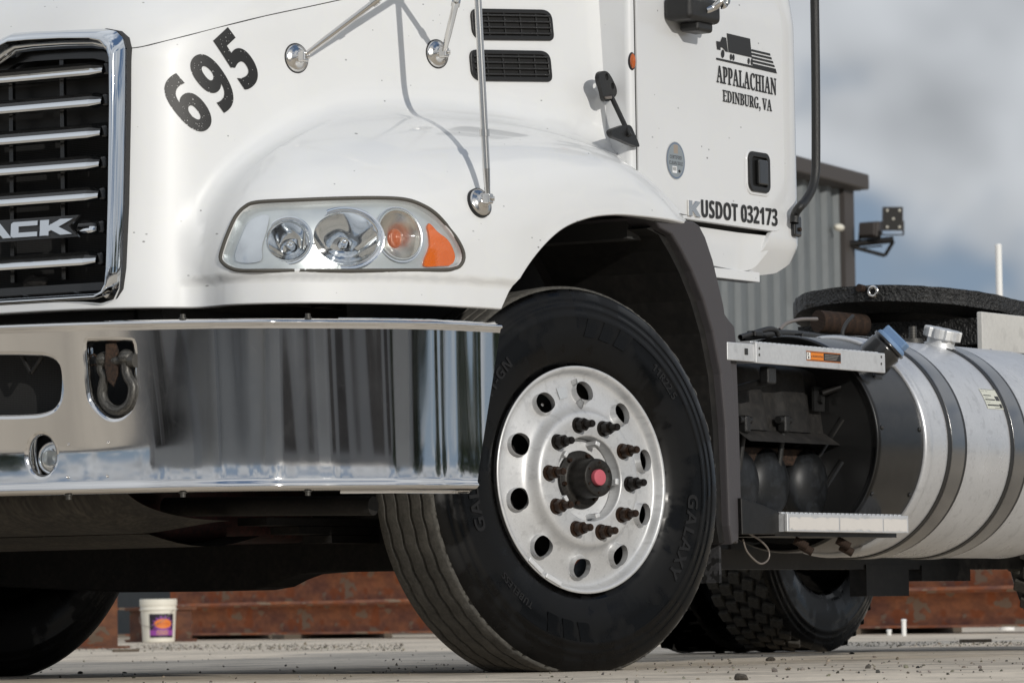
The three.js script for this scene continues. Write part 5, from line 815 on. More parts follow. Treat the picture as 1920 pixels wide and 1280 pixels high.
// front left, turned to the right
const steer = 17.1 * Math.PI / 180, nL = V(-Math.sin(steer), 0.05, Math.cos(steer)).normalize();
{
  const P = onX(1090, 899, 0); const g = wheelFrame('front_wheel', P, nL, truck);
  steerTyre(g);
  bentText(g, 'AR211-GN', -1.22, 0.374, 0.030, 0.0022, 1.05); bentText(g, 'GALAXY', 1.66, 0.374, 0.036, 0.0022, 1.25); bentText(g, '11R22.5', 0.72, 0.395, 0.022, 0.0018, 1.0); bentText(g, 'TUBELESS', 3.7, 0.380, 0.018, 0.0016, 1.1); bentText(g, 'GALAXY', 4.35, 0.374, 0.034, 0.0022, 1.25);
  for (const [p0, s] of [[0.06, 1], [0.20, 1], [0.34, 1], [3.28, -1], [3.42, -1], [3.56, -1]]) { const geo = new THREE.ExtrudeGeometry(new THREE.Shape([[0, 0], [0.042, 0.0], [0.062, 0.05], [0.016, 0.05]].map(q => new THREE.Vector2(q[0] * s, q[1]))), { depth: 0.0018, bevelEnabled: false }), q = geo.attributes.position; for (let i = 0; i < q.count; i++) { const w = polar(p0 + q.getX(i) / 0.41, 0.376 + q.getY(i), A0 + 0.1375 - Math.max(0, q.getY(i) - 0.045) * 0.16 + q.getZ(i)); q.setXYZ(i, w.x, w.y, w.z); } geo.computeVertexNormals(); mesh('sidewall_block', geo, M.rubber, g); }
  // aluminium disc wheel
  const rp = [[0.284, -0.055], [0.288, -0.02], [0.291, -0.006], [0.2955, -0.001], [0.2985, 0.002], [0.2985, 0.005], [0.294, 0.0068], [0.288, 0.004], [0.2845, -0.003], [0.2825, -0.012], [0.279, -0.018], [0.272, -0.0205], [0.262, -0.0195], [0.25, -0.0165], [0.235, -0.0125], [0.22, -0.0085], [0.207, -0.0050], [0.197, -0.0010], [0.189, 0.006], [0.1835, 0.015], [0.179, 0.0235], [0.174, 0.0285], [0.167, 0.0312], [0.158, 0.032], [0.145, 0.032], [0.130, 0.032], [0.116, 0.032], [0.1125, 0.0312], [0.1105, 0.028], [0.1098, 0.015], [0.1098, -0.02]];
  const rg = revolve(rp, 300); let rm = { pos: Array.from(rg.attributes.position.array), nor: Array.from(rg.attributes.normal.array), idx: Array.from(rg.index.array) };
  const hc = []; for (let k = 0; k < 10; k++) { const q = polar((5 + 36 * k) * Math.PI / 180, 0.2265, 0); hc.push([q.x, q.z]); }
  rm = clip(rm, (x, y, z) => { let d = -1; for (const [a, b] of hc) d = Math.max(d, 0.0305 - Math.hypot(x - a, z - b)); return d; });
  const uvp = (x, y, z) => [x * 2, z * 2];
  mesh('rim', merge([toGeo(rm, uvp), toGeo(lips(rm, [[0.0012, 0.0012], [0.002, 0.004], [0.002, 0.020]], p => { const r = Math.hypot(p.x, p.z); return r > 0.18 && r < 0.27; }), uvp)]), M.rim, g);
  mesh('rim_barrel', revolve([[0.284, -0.05], [0.26, -0.09], [0.255, -0.2], [0.28, -0.24]], 80), M.blackSteel, g);
  mesh('brake_drum', merge([new THREE.CylinderGeometry(0.205, 0.205, 0.14, 48).translate(0, -0.13, 0)]), M.liner, g);
  // hub
  mesh('hub_face', new THREE.CylinderGeometry(0.1085, 0.1085, 0.02, 48).translate(0, -0.018, 0), M.hubSilver, g);
  mesh('hub_seat', revolve([[0.0765, -0.0075], [0.0765, -0.001], [0.074, 0.001], [0.060, 0.002], [0.054, 0.005], [0.0512, 0.012], [0.0505, 0.058], [0.0495, 0.066], [0.046, 0.069], [0.030, 0.0695], [0.029, 0.062], [0.0005, 0.062]], 56), M.hub, g);
  mesh('oil_plug', revolve([[0.0215, 0.060], [0.0212, 0.072], [0.019, 0.0745], [0.004, 0.0752], [0.0005, 0.074]], 36), M.pink, g);
  for (let k = 0; k < 6; k++) { const q = polar(0.35 + k * Math.PI / 3, 0.0655, 0.005); mesh('cap_bolt', new THREE.CylinderGeometry(0.0058, 0.0068, 0.010, 6).translate(q.x, q.y, q.z), M.nut, g); }
  for (let k = 0; k < 6; k++) { const q = polar(0.1 + k * Math.PI / 3, 0.0395, 0.0695); mesh('cap_screw', new THREE.CylinderGeometry(0.0032, 0.0036, 0.004, 8).translate(q.x, q.y, q.z), M.nut, g); }
  for (let k = 0; k < 5; k++) { const q = polar((22 + 72 * k) * Math.PI / 180, 0.099, 0.006); mesh('pilot_lug', box(0.017, 0.052, 0.012, 0, 0, 0, 0.003).rotateY(-(22 + 72 * k) * Math.PI / 180).translate(q.x, q.y, q.z), M.hubSilver, g); }
  const nutGeo = merge([new THREE.CylinderGeometry(0.0195, 0.0215, 0.007, 28).translate(0, 0.0035, 0), new THREE.CylinderGeometry(0.0172, 0.0178, 0.023, 6).translate(0, 0.0175, 0), new THREE.CylinderGeometry(0.0155, 0.0168, 0.003, 6).translate(0, 0.030, 0), new THREE.CylinderGeometry(0.0098, 0.0104, 0.050, 18).translate(0, 0.031, 0), new THREE.CylinderGeometry(0.0084, 0.0098, 0.003, 18).translate(0, 0.0575, 0)]);
  boxUV(nutGeo, 6);
  for (let k = 0; k < 10; k++) { const q = polar((23.4 + 36 * k) * Math.PI / 180, 0.1429, 0.0318), m = mesh('lug_nut', nutGeo, k > 7 || k < 3 && k !== 1 ? M.nutDark : M.nut, g); m.position.copy(q); m.rotation.y = k * 0.37; }
  const vs = polar((-31) * Math.PI / 180, 0.215, -0.04), ve = polar((-30) * Math.PI / 180, 0.226, -0.012); mesh('valve_stem', rod(vs, ve, 0.0045, 10), M.stainless, g);
  for (const a of [205, 219]) { const geo = box(0.008, 0.026, 0.058, 0, 0, 0, 0.003).rotateY(Math.PI / 2); const q = polar(a * Math.PI / 180, 0.2885, 0.004); mesh('balance_weight', box(0.058, 0.012, 0.014, 0, 0, 0, 0.003).rotateY(-a * Math.PI / 180).translate(q.x, q.y, q.z), M.hubSilver, g); }
  const pa = polar(-9 * Math.PI / 180, 0.2265, -0.0085), pq = [[-0.016, -0.015], [0.014, -0.014], [0.019, 0.014], [-0.012, 0.015]].map(([a, b]) => polar(-0.19 + a / 0.2265, 0.232 + b, -0.0092 - b * 0.27)); mesh('rim_sticker', geoOf(pq.flatMap(v => [v.x, v.y, v.z]), null, [0, 1, 2, 0, 2, 3]), std([0.42, 0.44, 0.46], 0.5), g);
}
// front right: the same turn
{
  const nR = V(Math.sin(steer), 0.02, -Math.cos(steer)).normalize(), g = wheelFrame('front_wheel', V(0.02, 0.503, -1.05), nR, truck);
  steerTyre(g); mesh('rim_barrel', revolve([[0.29, -0.01], [0.284, -0.05], [0.26, -0.09], [0.255, -0.2], [0.285, -0.24]], 60), M.blackSteel, g); mesh('brake_drum', new THREE.CylinderGeometry(0.21, 0.21, 0.20, 40).translate(0, -0.16, 0), M.liner, g);
}
// drive wheels: two axles of twin wheels with block treads
{
  const lug = box(0.043, 0.020, 0.046, 0, 0, 0, 0.005); const uvl = boxUV(lug);
  const NB = 42, rows = [-0.092, -0.046, 0, 0.046, 0.092];
  const one = (x, zc, out, show) => {
    const n = V(0, 0, out), g = wheelFrame('drive_wheel', V(x, 0.503, zc - out * A0), n, truck);
    mesh('tyre_sidewall', flatten(revolve(side(1), 90), g), M.rubber, g); mesh('tyre_sidewall', flatten(revolve(side(-1), 90), g), M.rubber, g);
    mesh('tyre_carcass', flatten(revolve([[0.500, A0 - 0.114], [0.498, A0 - 0.10], [0.498, A0 + 0.10], [0.500, A0 + 0.114]], 90), g), M.black, g);
    mesh('rim_dish', revolve([[0.29, -0.02], [0.275, -0.05], [0.262, -0.09], [0.20, -0.16], [0.12, -0.17], [0.11, -0.10], [0.0005, -0.10]], 60), M.blackSteel, g);
    mesh('rim_dish', revolve([[0.29, A0 * 2 + 0.02], [0.275, A0 * 2 + 0.05], [0.262, -0.16], [0.21, -0.16]], 60), M.blackSteel, g);
    const list = []; let c = 0;
    for (let r = 0; r < 5; r++) for (let k = 0; k < NB; k++) {
      const phi = (k + (r % 2) * 0.5 + r * 0.12) / NB * 2 * Math.PI, q = polar(phi, 0.503, A0 + rows[r]), e = new THREE.Matrix4().makeBasis(V(0, 1, 0), V(Math.sin(phi), 0, -Math.cos(phi)), V(-Math.cos(phi), 0, -Math.sin(phi)).negate()).multiply(new THREE.Matrix4().makeRotationY((r - 2) * 0.12 + 0.15)); e.setPosition(q);
      const bottom = Math.cos(phi) < -0.965; if (bottom) continue;
      if (show) { const m = mesh('tread_block', uvl, M.driveRub, g); m.applyMatrix4(e); } else list.push(uvl.clone().applyMatrix4(e));
    }
    if (list.length) { const t = mesh('tread_blocks', merge(list), M.driveRub, g); t.userData.kind = 'stuff'; }
  };
  for (const x of [4.30]) for (const s of [1, -1]) { one(x, s * 0.587, -s, x < 5 ); one(x, s * 0.918, s, false); }
  const g = group('drive_axle', truck); for (const x of [4.30]) { mesh('axle_housing', rod(V(x, 0.503, -0.8), V(x, 0.503, 0.8), 0.075, 20), M.under, g); mesh('differential', new THREE.SphereGeometry(0.2, 24, 16).translate(x, 0.53, -0.05), M.under, g); }
}
// ---------------------------------------------------------------- steps
function tread(g, u0, v0, u1, z, h, w, lab) {
  const a = onZ(u0, v0, z), b = onZ(u1, v0, z), L = b.x - a.x, y = a.y, cx = (a.x + b.x) / 2;
  mesh('step_face', boxUV(box(L, h, 0.012, cx, y - h / 2, z - 0.006, 0.003)), M.alu, g);
  mesh('step_deck', boxUV(box(L - 0.004, 0.006, w, cx, y - 0.0045, z - 0.012 - w / 2)), M.alu, g);
  const n = Math.floor(L / 0.027); for (let i = 0; i < n; i++) mesh('grip_ridge', box(0.017, 0.006, w * 0.9, a.x + (i + 0.5) * L / n, y + 0.0015, z - 0.02 - w * 0.45, 0.002), M.alu, g);
  mesh('step_end', boxUV(box(0.01, h * 0.9, w, a.x + 0.006, y - h / 2 - 0.002, z - 0.013 - w / 2)), M.alu, g);
  return { a, b, y, cx, L };
}
{
  const g = group('upper_step', truck), zf = 1.135, t = tread(g, 1418, 641, 1660, zf, 0.058, 0.17);
  const e0 = onZ(1388, 640, zf), e = t.a; mesh('step_bracket', boxUV(box(e.x - e0.x + 0.06, 0.05, 0.012, (e.x + e0.x) / 2 - 0.028, t.y - 0.03, zf - 0.014, 0.003)), M.alu, g);
  mesh('bracket_slot', box(0.016, 0.018, 0.004, e.x - 0.045, t.y - 0.028, zf - 0.0068, 0.0015), M.black, g);
  const w0 = onZ(1512, 657, zf), w1 = onZ(1577, 681, zf), cv = document.createElement('canvas'); cv.width = 512; cv.height = 160; const x = cv.getContext('2d');
  x.fillStyle = '#1c1a18'; x.fillRect(0, 0, 512, 160); x.fillStyle = '#d9781c'; for (let i = 0; i < 40; i++) { x.save(); x.translate(i * 14, 0); x.beginPath(); x.moveTo(0, 0); x.lineTo(7, 0); x.lineTo(2, 20); x.lineTo(-5, 20); x.fill(); x.beginPath(); x.moveTo(0, 140); x.lineTo(7, 140); x.lineTo(2, 160); x.lineTo(-5, 160); x.fill(); x.restore(); }
  x.fillStyle = '#e9e6e0'; x.fillRect(6, 24, 54, 112); x.fillStyle = '#222'; x.fillRect(18, 36, 18, 24); x.fillRect(14, 70, 30, 10); x.fillRect(24, 90, 20, 34); x.fillStyle = '#dc7d1e'; x.fillRect(64, 24, 190, 112); x.fillStyle = '#1a1816'; x.font = 'bold 46px sans-serif'; x.fillText('WARNING', 92, 98, 158); x.beginPath(); x.moveTo(70, 98); x.lineTo(80, 70); x.lineTo(90, 98); x.fill(); x.fillStyle = '#8d8780'; for (let i = 0; i < 4; i++) x.fillRect(272, 40 + i * 24, 210 - i * 12, 8);
  const tx = new THREE.CanvasTexture(cv); tx.colorSpace = THREE.SRGBColorSpace; const pg = new THREE.PlaneGeometry(w1.x - w0.x, w0.y - w1.y); mesh('warning_label', pg.translate((w0.x + w1.x) / 2, (w0.y + w1.y) / 2, zf + 0.0006), std(1, 0.5, 0, { map: tx }), g);
  for (const u of [1440, 1640]) { const q = onZ(u, 690, 1.09); mesh('step_arm', merge([box(0.05, 0.05, 0.03, q.x, t.y - 0.085, 1.09, 0.006), rod(V(q.x, t.y - 0.10, 1.09), V(q.x - 0.06, t.y - 0.17, 0.80), 0.012, 8)]), M.black, g); }
  for (const [u, v] of [[1424, 653], [1424, 665], [1653, 669], [1653, 682]]) { const q = onZ(u, v, zf); mesh('spot_weld', new THREE.CylinderGeometry(0.004, 0.004, 0.002, 12).rotateX(Math.PI / 2).translate(q.x, q.y, zf), M.galv, g); }
}
{
  const g = group('lower_step', truck), zf = 1.165, t = tread(g, 1477, 962, 1704, zf, 0.051, 0.2);
  // worn reflective tape: strips with torn edges
  const cuts = [0.02, 0.285, 0.41, 0.655, 0.86, 0.97]; seed = 12;
  for (let i = 0; i + 1 < 4; i++) { const s = [[0.012, 0.41], [0.42, 0.775], [0.785, 0.985]][i], pts = [], n = 26; for (let k = 0; k <= n; k++) pts.push([lerp(s[0], s[1], k / n) * t.L, -0.009 - (rnd() < 0.3 ? rr(0.001, 0.006) : rr(0, 0.0016))]); for (let k = n; k >= 0; k--) pts.push([lerp(s[0], s[1], k / n) * t.L, -0.0465 + (rnd() < 0.25 ? rr(0.001, 0.006) : rr(0, 0.0014))]); mesh('reflective_tape', new THREE.ShapeGeometry(new THREE.Shape(pts.map(p => new THREE.Vector2(...p)))).translate(t.a.x, t.y, zf + 0.0007), std([0.66, 0.63, 0.60], 0.55, 0, { map: rep(T.speck, 12) }), g); }
  const hp = (u, v, z) => { const q = onZ(u, v, z); return new THREE.Vector2(q.x, q.y); };
  mesh('side_bracket', boxUV(new THREE.ExtrudeGeometry(new THREE.Shape([[1390, 935], [1430, 948], [1458, 960], [1470, 968], [1474, 993], [1500, 996], [1500, 1000], [1474, 1000], [1392, 1000]].map(([u, v]) => hp(u, v, zf - 0.03))), { depth: 0.02, bevelEnabled: true, bevelSize: 0.002, bevelThickness: 0.002, bevelSegments: 1 }).translate(0, 0, zf - 0.05)), M.blackSteel, g);
  mesh('gusset', boxUV(new THREE.ExtrudeGeometry(new THREE.Shape([[1582, 918], [1690, 964], [1582, 964]].map(([u, v]) => hp(u, v, 1.0))), { depth: 0.008, bevelEnabled: false }).translate(0, 0, 0.99)), M.blackSteel, g);
  mesh('step_channel', boxUV(box(t.L, 0.04, 0.16, t.cx, t.y - 0.042, zf - 0.12)), M.blackSteel, g);
  for (const [u, v] of [[1490, 1012], [1570, 1012], [1500, 1022], [1576, 1024]]) { const q = onZ(u, v, 1.08); mesh('drain_valve', rod(q, q.clone().add(V(0.02, -0.02, 0.03)), 0.012, 8), M.rustSteel, g); }
}
// ---------------------------------------------------------------- battery box and air tanks
{
  const g = group('battery_box', truck), a = onZ(1372, 690, 0.98), b = onZ(1556, 690, 0.98), t = onZ(1450, 688, 0.98).y, lo = onZ(1450, 808, 0.98).y;
  const W = b.x - a.x, cx = (a.x + b.x) / 2, Hh = t - lo, n = 44;
  const cover = grid(n, 16, (u, v) => { const x = lerp(a.x, b.x, u), y = lerp(lo, t + 0.02, v), rib = 0.014 * (sstep(0.10, 0.15, u) - sstep(0.30, 0.35, u) + sstep(0.46, 0.52, u) - sstep(0.74, 0.80, u)), top = -0.08 * Math.pow(clamp((v - 0.84) / 0.16, 0, 1), 2), cor = -0.07 * Math.pow(clamp((u - 0.93) / 0.07, 0, 1), 2); return V(x, y, 0.98 + rib + top + cor - 0.03 * v); });
  mesh('box_cover', toGeo(cover, (x, y) => [x, y]), M.cover, g); mesh('box_core', boxUV(box(W * 0.94, Hh + 0.02, 0.42, cx - 0.01, (t + lo) / 2, 0.70)), M.black, g);
  mesh('box_skirt', toGeo(grid(n, 3, (u, v) => V(lerp(a.x, b.x + 0.02 * v, u), lo - 0.035 * v, 0.985 + 0.05 * v)), (x, y) => [x, y]), M.cover, g);
  mesh('box_tray', boxUV(box(W, 0.05, 0.46, cx - 0.02, lo - 0.07, 0.72, 0.006)), M.rustSteel, g);
  for (const u of [1396, 1470]) { const q = onZ(u, 795, 1.0); mesh('hold_clamp', merge([box(0.03, 0.05, 0.03, q.x, q.y, q.z, 0.008), new THREE.CylinderGeometry(0.011, 0.011, 0.07, 10).rotateZ(Math.PI / 2).translate(q.x, q.y + 0.012, q.z), rod(V(q.x, q.y, q.z), V(q.x, q.y - 0.13, q.z - 0.02), 0.009, 8)]), M.black, g); }
  const pb = onZ(1538, 748, 0.995); mesh('strut_plate', merge([box(0.065, 0.07, 0.008, pb.x, pb.y, pb.z - 0.006), new THREE.CylinderGeometry(0.014, 0.014, 0.02, 6).rotateX(Math.PI / 2).translate(pb.x, pb.y, pb.z)]), M.black, g);
  mesh('strut', rod(onZ(1540, 738, 1.0), onZ(1640, 703, 1.09), 0.010, 8), M.blackSteel, g);
  for (const [u, v] of [[1412, 905], [1469, 906], [1544, 907]]) { const q = onZ(u, v, 1.0), k = group('air_tank', truck, q.x, q.y, 0); const R = 0.106; mesh('tank_shell', lathe([[0.0005, 0.012], [R * 0.35, 0.009], [R * 0.62, 0.000], [R * 0.82, -0.013], [R * 0.95, -0.030], [R, -0.05], [R, -0.055], [R * 1.03, -0.058], [R * 1.03, -0.075], [R, -0.078], [R, -0.6]], 40).rotateX(Math.PI / 2).translate(0, 0, 0.985), M.airTank, k); mesh('tank_band', lathe([[R * 1.02, -0.10], [R * 1.04, -0.10], [R * 1.04, -0.13], [R * 1.02, -0.13]], 40).rotateX(Math.PI / 2).translate(0, 0, 0.985), M.black, k); }
}
// ---------------------------------------------------------------- fuel tank with the smaller fluid tank before it
{
  const g = group('fuel_tank', truck), cz = 0.845, cy = 0.634, R = 0.330;
  const xs1 = onZ(1782, 838, cz + R).x, xs2 = onZ(1899, 838, cz + R).x, xa = onZ(1741, 838, cz + R).x - 0.005, xb = onZ(1652, 840, cz + R * 0.97).x, xe = xs2 + 0.62;
  const ax = (pr, seg = 96) => { const q = lathe(pr.map(([x, r]) => [r, x]), seg).rotateZ(-Math.PI / 2); const u = q.attributes.uv, p = q.attributes.position; for (let i = 0; i < p.count; i++) u.setXY(i, p.getX(i), Math.atan2(p.getY(i), p.getZ(i)) * R); return q.translate(0, cy, cz); };
  mesh('tank_shell', ax([[xa + 0.004, R * 0.6], [xa, R * 0.965], [xa + 0.004, R * 0.985], [xa + 0.012, R * 0.997], [xa + 0.024, R * 1.003], [xa + 0.036, R * 0.998], [xa + 0.043, R * 0.990], [xa + 0.052, R * 0.9885], [xa + 0.07, R * 0.994], [xa + 0.10, R], [xs1, R], [xs2, R], [xe - 0.1, R], [xe - 0.04, R * 1.003], [xe - 0.012, R * 0.99], [xe, R * 0.95], [xe + 0.03, 0.001]]), M.tank, g);
  for (const x of [xs1, xs2]) {
    mesh('strap_pad', ax([[x - 0.014, R + 0.0005], [x - 0.014, R + 0.003], [x + 0.112, R + 0.003], [x + 0.112, R + 0.0005]]), M.black, g);
    mesh('strap', ax([[x + 0.008, R + 0.0025], [x + 0.008, R + 0.0052], [x + 0.092, R + 0.0052], [x + 0.092, R + 0.0025]]), M.strapSteel, g);
  }
  // dark steel drum in front
  mesh('fluid_tank', ax([[xb, R * 0.945], [xb + 0.004, R * 0.957], [xb + 0.012, R * 0.962], [xa + 0.002, R * 0.962]]), M.drum, g);
  mesh('fluid_tank_end', ax([[xb - 0.002, R * 0.95], [xb - 0.006, R * 0.935], [xb + 0.003, R * 0.915], [xb + 0.006, R * 0.88], [xb + 0.002, R * 0.6], [xb + 0.0, 0.001]]), M.blackGloss, g);
  for (const [ry, rz, l] of [[0.10, 0.10, 0.07], [0.0, 0.145, 0.085], [-0.11, 0.15, 0.07], [-0.2, 0.09, 0.05]]) mesh('pressed_rib', rod(V(xb + 0.012, cy + ry - l * 0.8, cz + rz - l * 0.6), V(xb + 0.012, cy + ry + l * 0.8, cz + rz + l * 0.6), 0.014, 14), M.blackGloss, g);
  for (const a of [0.12, 0.9, 1.6, -0.5, -1.0]) for (const x of [xb + 0.02, xa - 0.02]) { const n = V(0, Math.sin(a), Math.cos(a)); mesh('rivet', aimY(new THREE.SphereGeometry(0.0075, 12, 8).scale(1, 0.7, 1), n).translate(x, cy + n.y * R * 0.963, cz + n.z * R * 0.963), M.black, g); }
  // fuel cap
  const fc = onZ(1763, 641, 0.93), n = V(0, 0.94, 0.34).normalize(), base = V(fc.x, cy + n.y * R, cz + n.z * R);
  { const a = Math.asin(clamp((0.93 - cz) / R, -1, 1)); n.set(0, Math.cos(a), Math.sin(a)); base.set(fc.x, cy + n.y * R, 0.93); }
  mesh('cap_neck', aimY(lathe([[0.050, -0.01], [0.050, 0.002], [0.043, 0.006], [0.043, 0.028]], 40), n).translate(base.x, base.y, base.z), M.alu, g);
  const sh = new THREE.Shape(); for (let i = 0; i < 120; i++) { const a = i / 120 * 6.2832, q = 0.0515 + 0.0042 * clamp(Math.sin(a * 10) * 2.2, -1, 1); i ? sh.lineTo(q * Math.cos(a), q * Math.sin(a)) : sh.moveTo(q, 0); }
  mesh('fuel_cap', aimY(new THREE.ExtrudeGeometry(sh, { depth: 0.024, bevelEnabled: true, bevelSize: 0.003, bevelThickness: 0.004, bevelSegments: 3 }).rotateX(-Math.PI / 2), n).translate(base.x + n.x * 0.026, base.y + n.y * 0.026, base.z + n.z * 0.026), M.alu, g);
  // fluid filler with its blue cap
  const p0 = onZ(1608, 690, 1.02), p1 = onZ(1672, 645, 1.07), dn = V(0.30, 0.62, 0.60).normalize(), fpos = onZ(1671, 643, 1.09);
  mesh('filler_neck', aimY(lathe([[0.048, -0.16], [0.050, -0.075], [0.055, -0.07], [0.055, -0.022], [0.051, -0.020], [0.051, -0.014], [0.056, -0.012], [0.056, -0.004], [0.048, -0.002]], 44), dn).translate(...fpos.toArray()), M.blackGloss, g);
  mesh('blue_cap', aimY(merge([lathe([[0.0005, 0.010], [0.044, 0.010], [0.050, 0.006], [0.0525, 0.0], [0.0525, -0.006]], 44), box(0.032, 0.026, 0.090, 0, 0.020, 0, 0.006)]), dn).translate(...fpos.toArray()), M.blue, g);
  // data plate
  const cv = document.createElement('canvas'); cv.width = 128; cv.height = 256; const x = cv.getContext('2d'); x.fillStyle = '#c9cabd'; x.fillRect(0, 0, 128, 256); x.fillStyle = '#2c2c2a'; for (const [q, w, y, h] of [[8, 110, 4, 6], [10, 20, 30, 4], [40, 16, 30, 5], [8, 60, 80, 12], [10, 30, 108, 4], [8, 76, 132, 16], [90, 30, 90, 60], [10, 30, 170, 4], [8, 90, 200, 18], [60, 40, 236, 6], [100, 20, 190, 50]]) x.fillRect(q, y, w, h);
  const tx = new THREE.CanvasTexture(cv); tx.colorSpace = THREE.SRGBColorSpace; const la = onZ(1862, 746, cz + R * 0.95), th0 = Math.asin(clamp((onZ(1862, 729, 1.15).y - cy) / R, -1, 1)), th1 = Math.asin(clamp((onZ(1862, 767, 1.15).y - cy) / R, -1, 1));
  const lx = xs2 - 0.125, lm = grid(2, 10, (u, v) => { const a = lerp(th1, th0, v); return V(lx + u * 0.115, cy + Math.sin(a) * (R + 0.0012), cz + Math.cos(a) * (R + 0.0012)); }), uv = []; for (let j = 0; j <= 10; j++) for (let i = 0; i <= 2; i++) uv.push(i / 2, j / 10);
  mesh('data_plate', geoOf(lm.pos, lm.nor, lm.idx, uv), std(1, 0.5, 0, { map: tx }), g);
  mesh('level_sender', merge([new THREE.CylinderGeometry(0.03, 0.034, 0.014, 8), new THREE.CylinderGeometry(0.012, 0.012, 0.05, 12).translate(0, 0.02, 0)]).translate(onZ(1718, 640, 0.88).x, cy + R + 0.004, 0.87), M.galv, g);
  for (const dx of [0.04, xs2 - xs1 + 0.04]) mesh('tank_bracket', boxUV(box(0.07, 0.5, 0.06, xs1 + dx, cy - 0.02, cz - R - 0.03)), M.blackSteel, g);
  // hoses and clips over the drum
  mesh('hose', tube([[1392, 634], [1430, 628], [1470, 625], [1510, 628], [1550, 634], [1590, 636]].map(([u, v]) => onZ(u, v, 0.80)), 0.011, 50, 8), M.hose, g);
  mesh('hose', tube([[1388, 632], [1412, 625], [1440, 617], [1455, 619], [1460, 628]].map(([u, v]) => onZ(u, v, 0.86)), 0.008, 40, 8), M.hose, g);
  for (const [u, v] of [[1416, 626], [1505, 630], [1572, 633]]) { const q = onZ(u, v, 0.86); mesh('hose_clip', box(0.05, 0.018, 0.03, q.x, q.y, q.z, 0.005), M.black, g); }
  mesh('brake_line', tube([[1462, 618], [1475, 606], [1500, 599], [1532, 598]].map(([u, v]) => onZ(u, v, 0.3)), 0.006, 30, 8), M.wire, g);
  mesh('brake_line', tube([[1600, 592], [1588, 605], [1581, 620], [1580, 632]].map(([u, v]) => onZ(u, v, 0.5)), 0.006, 30, 8), M.hose, g);
}
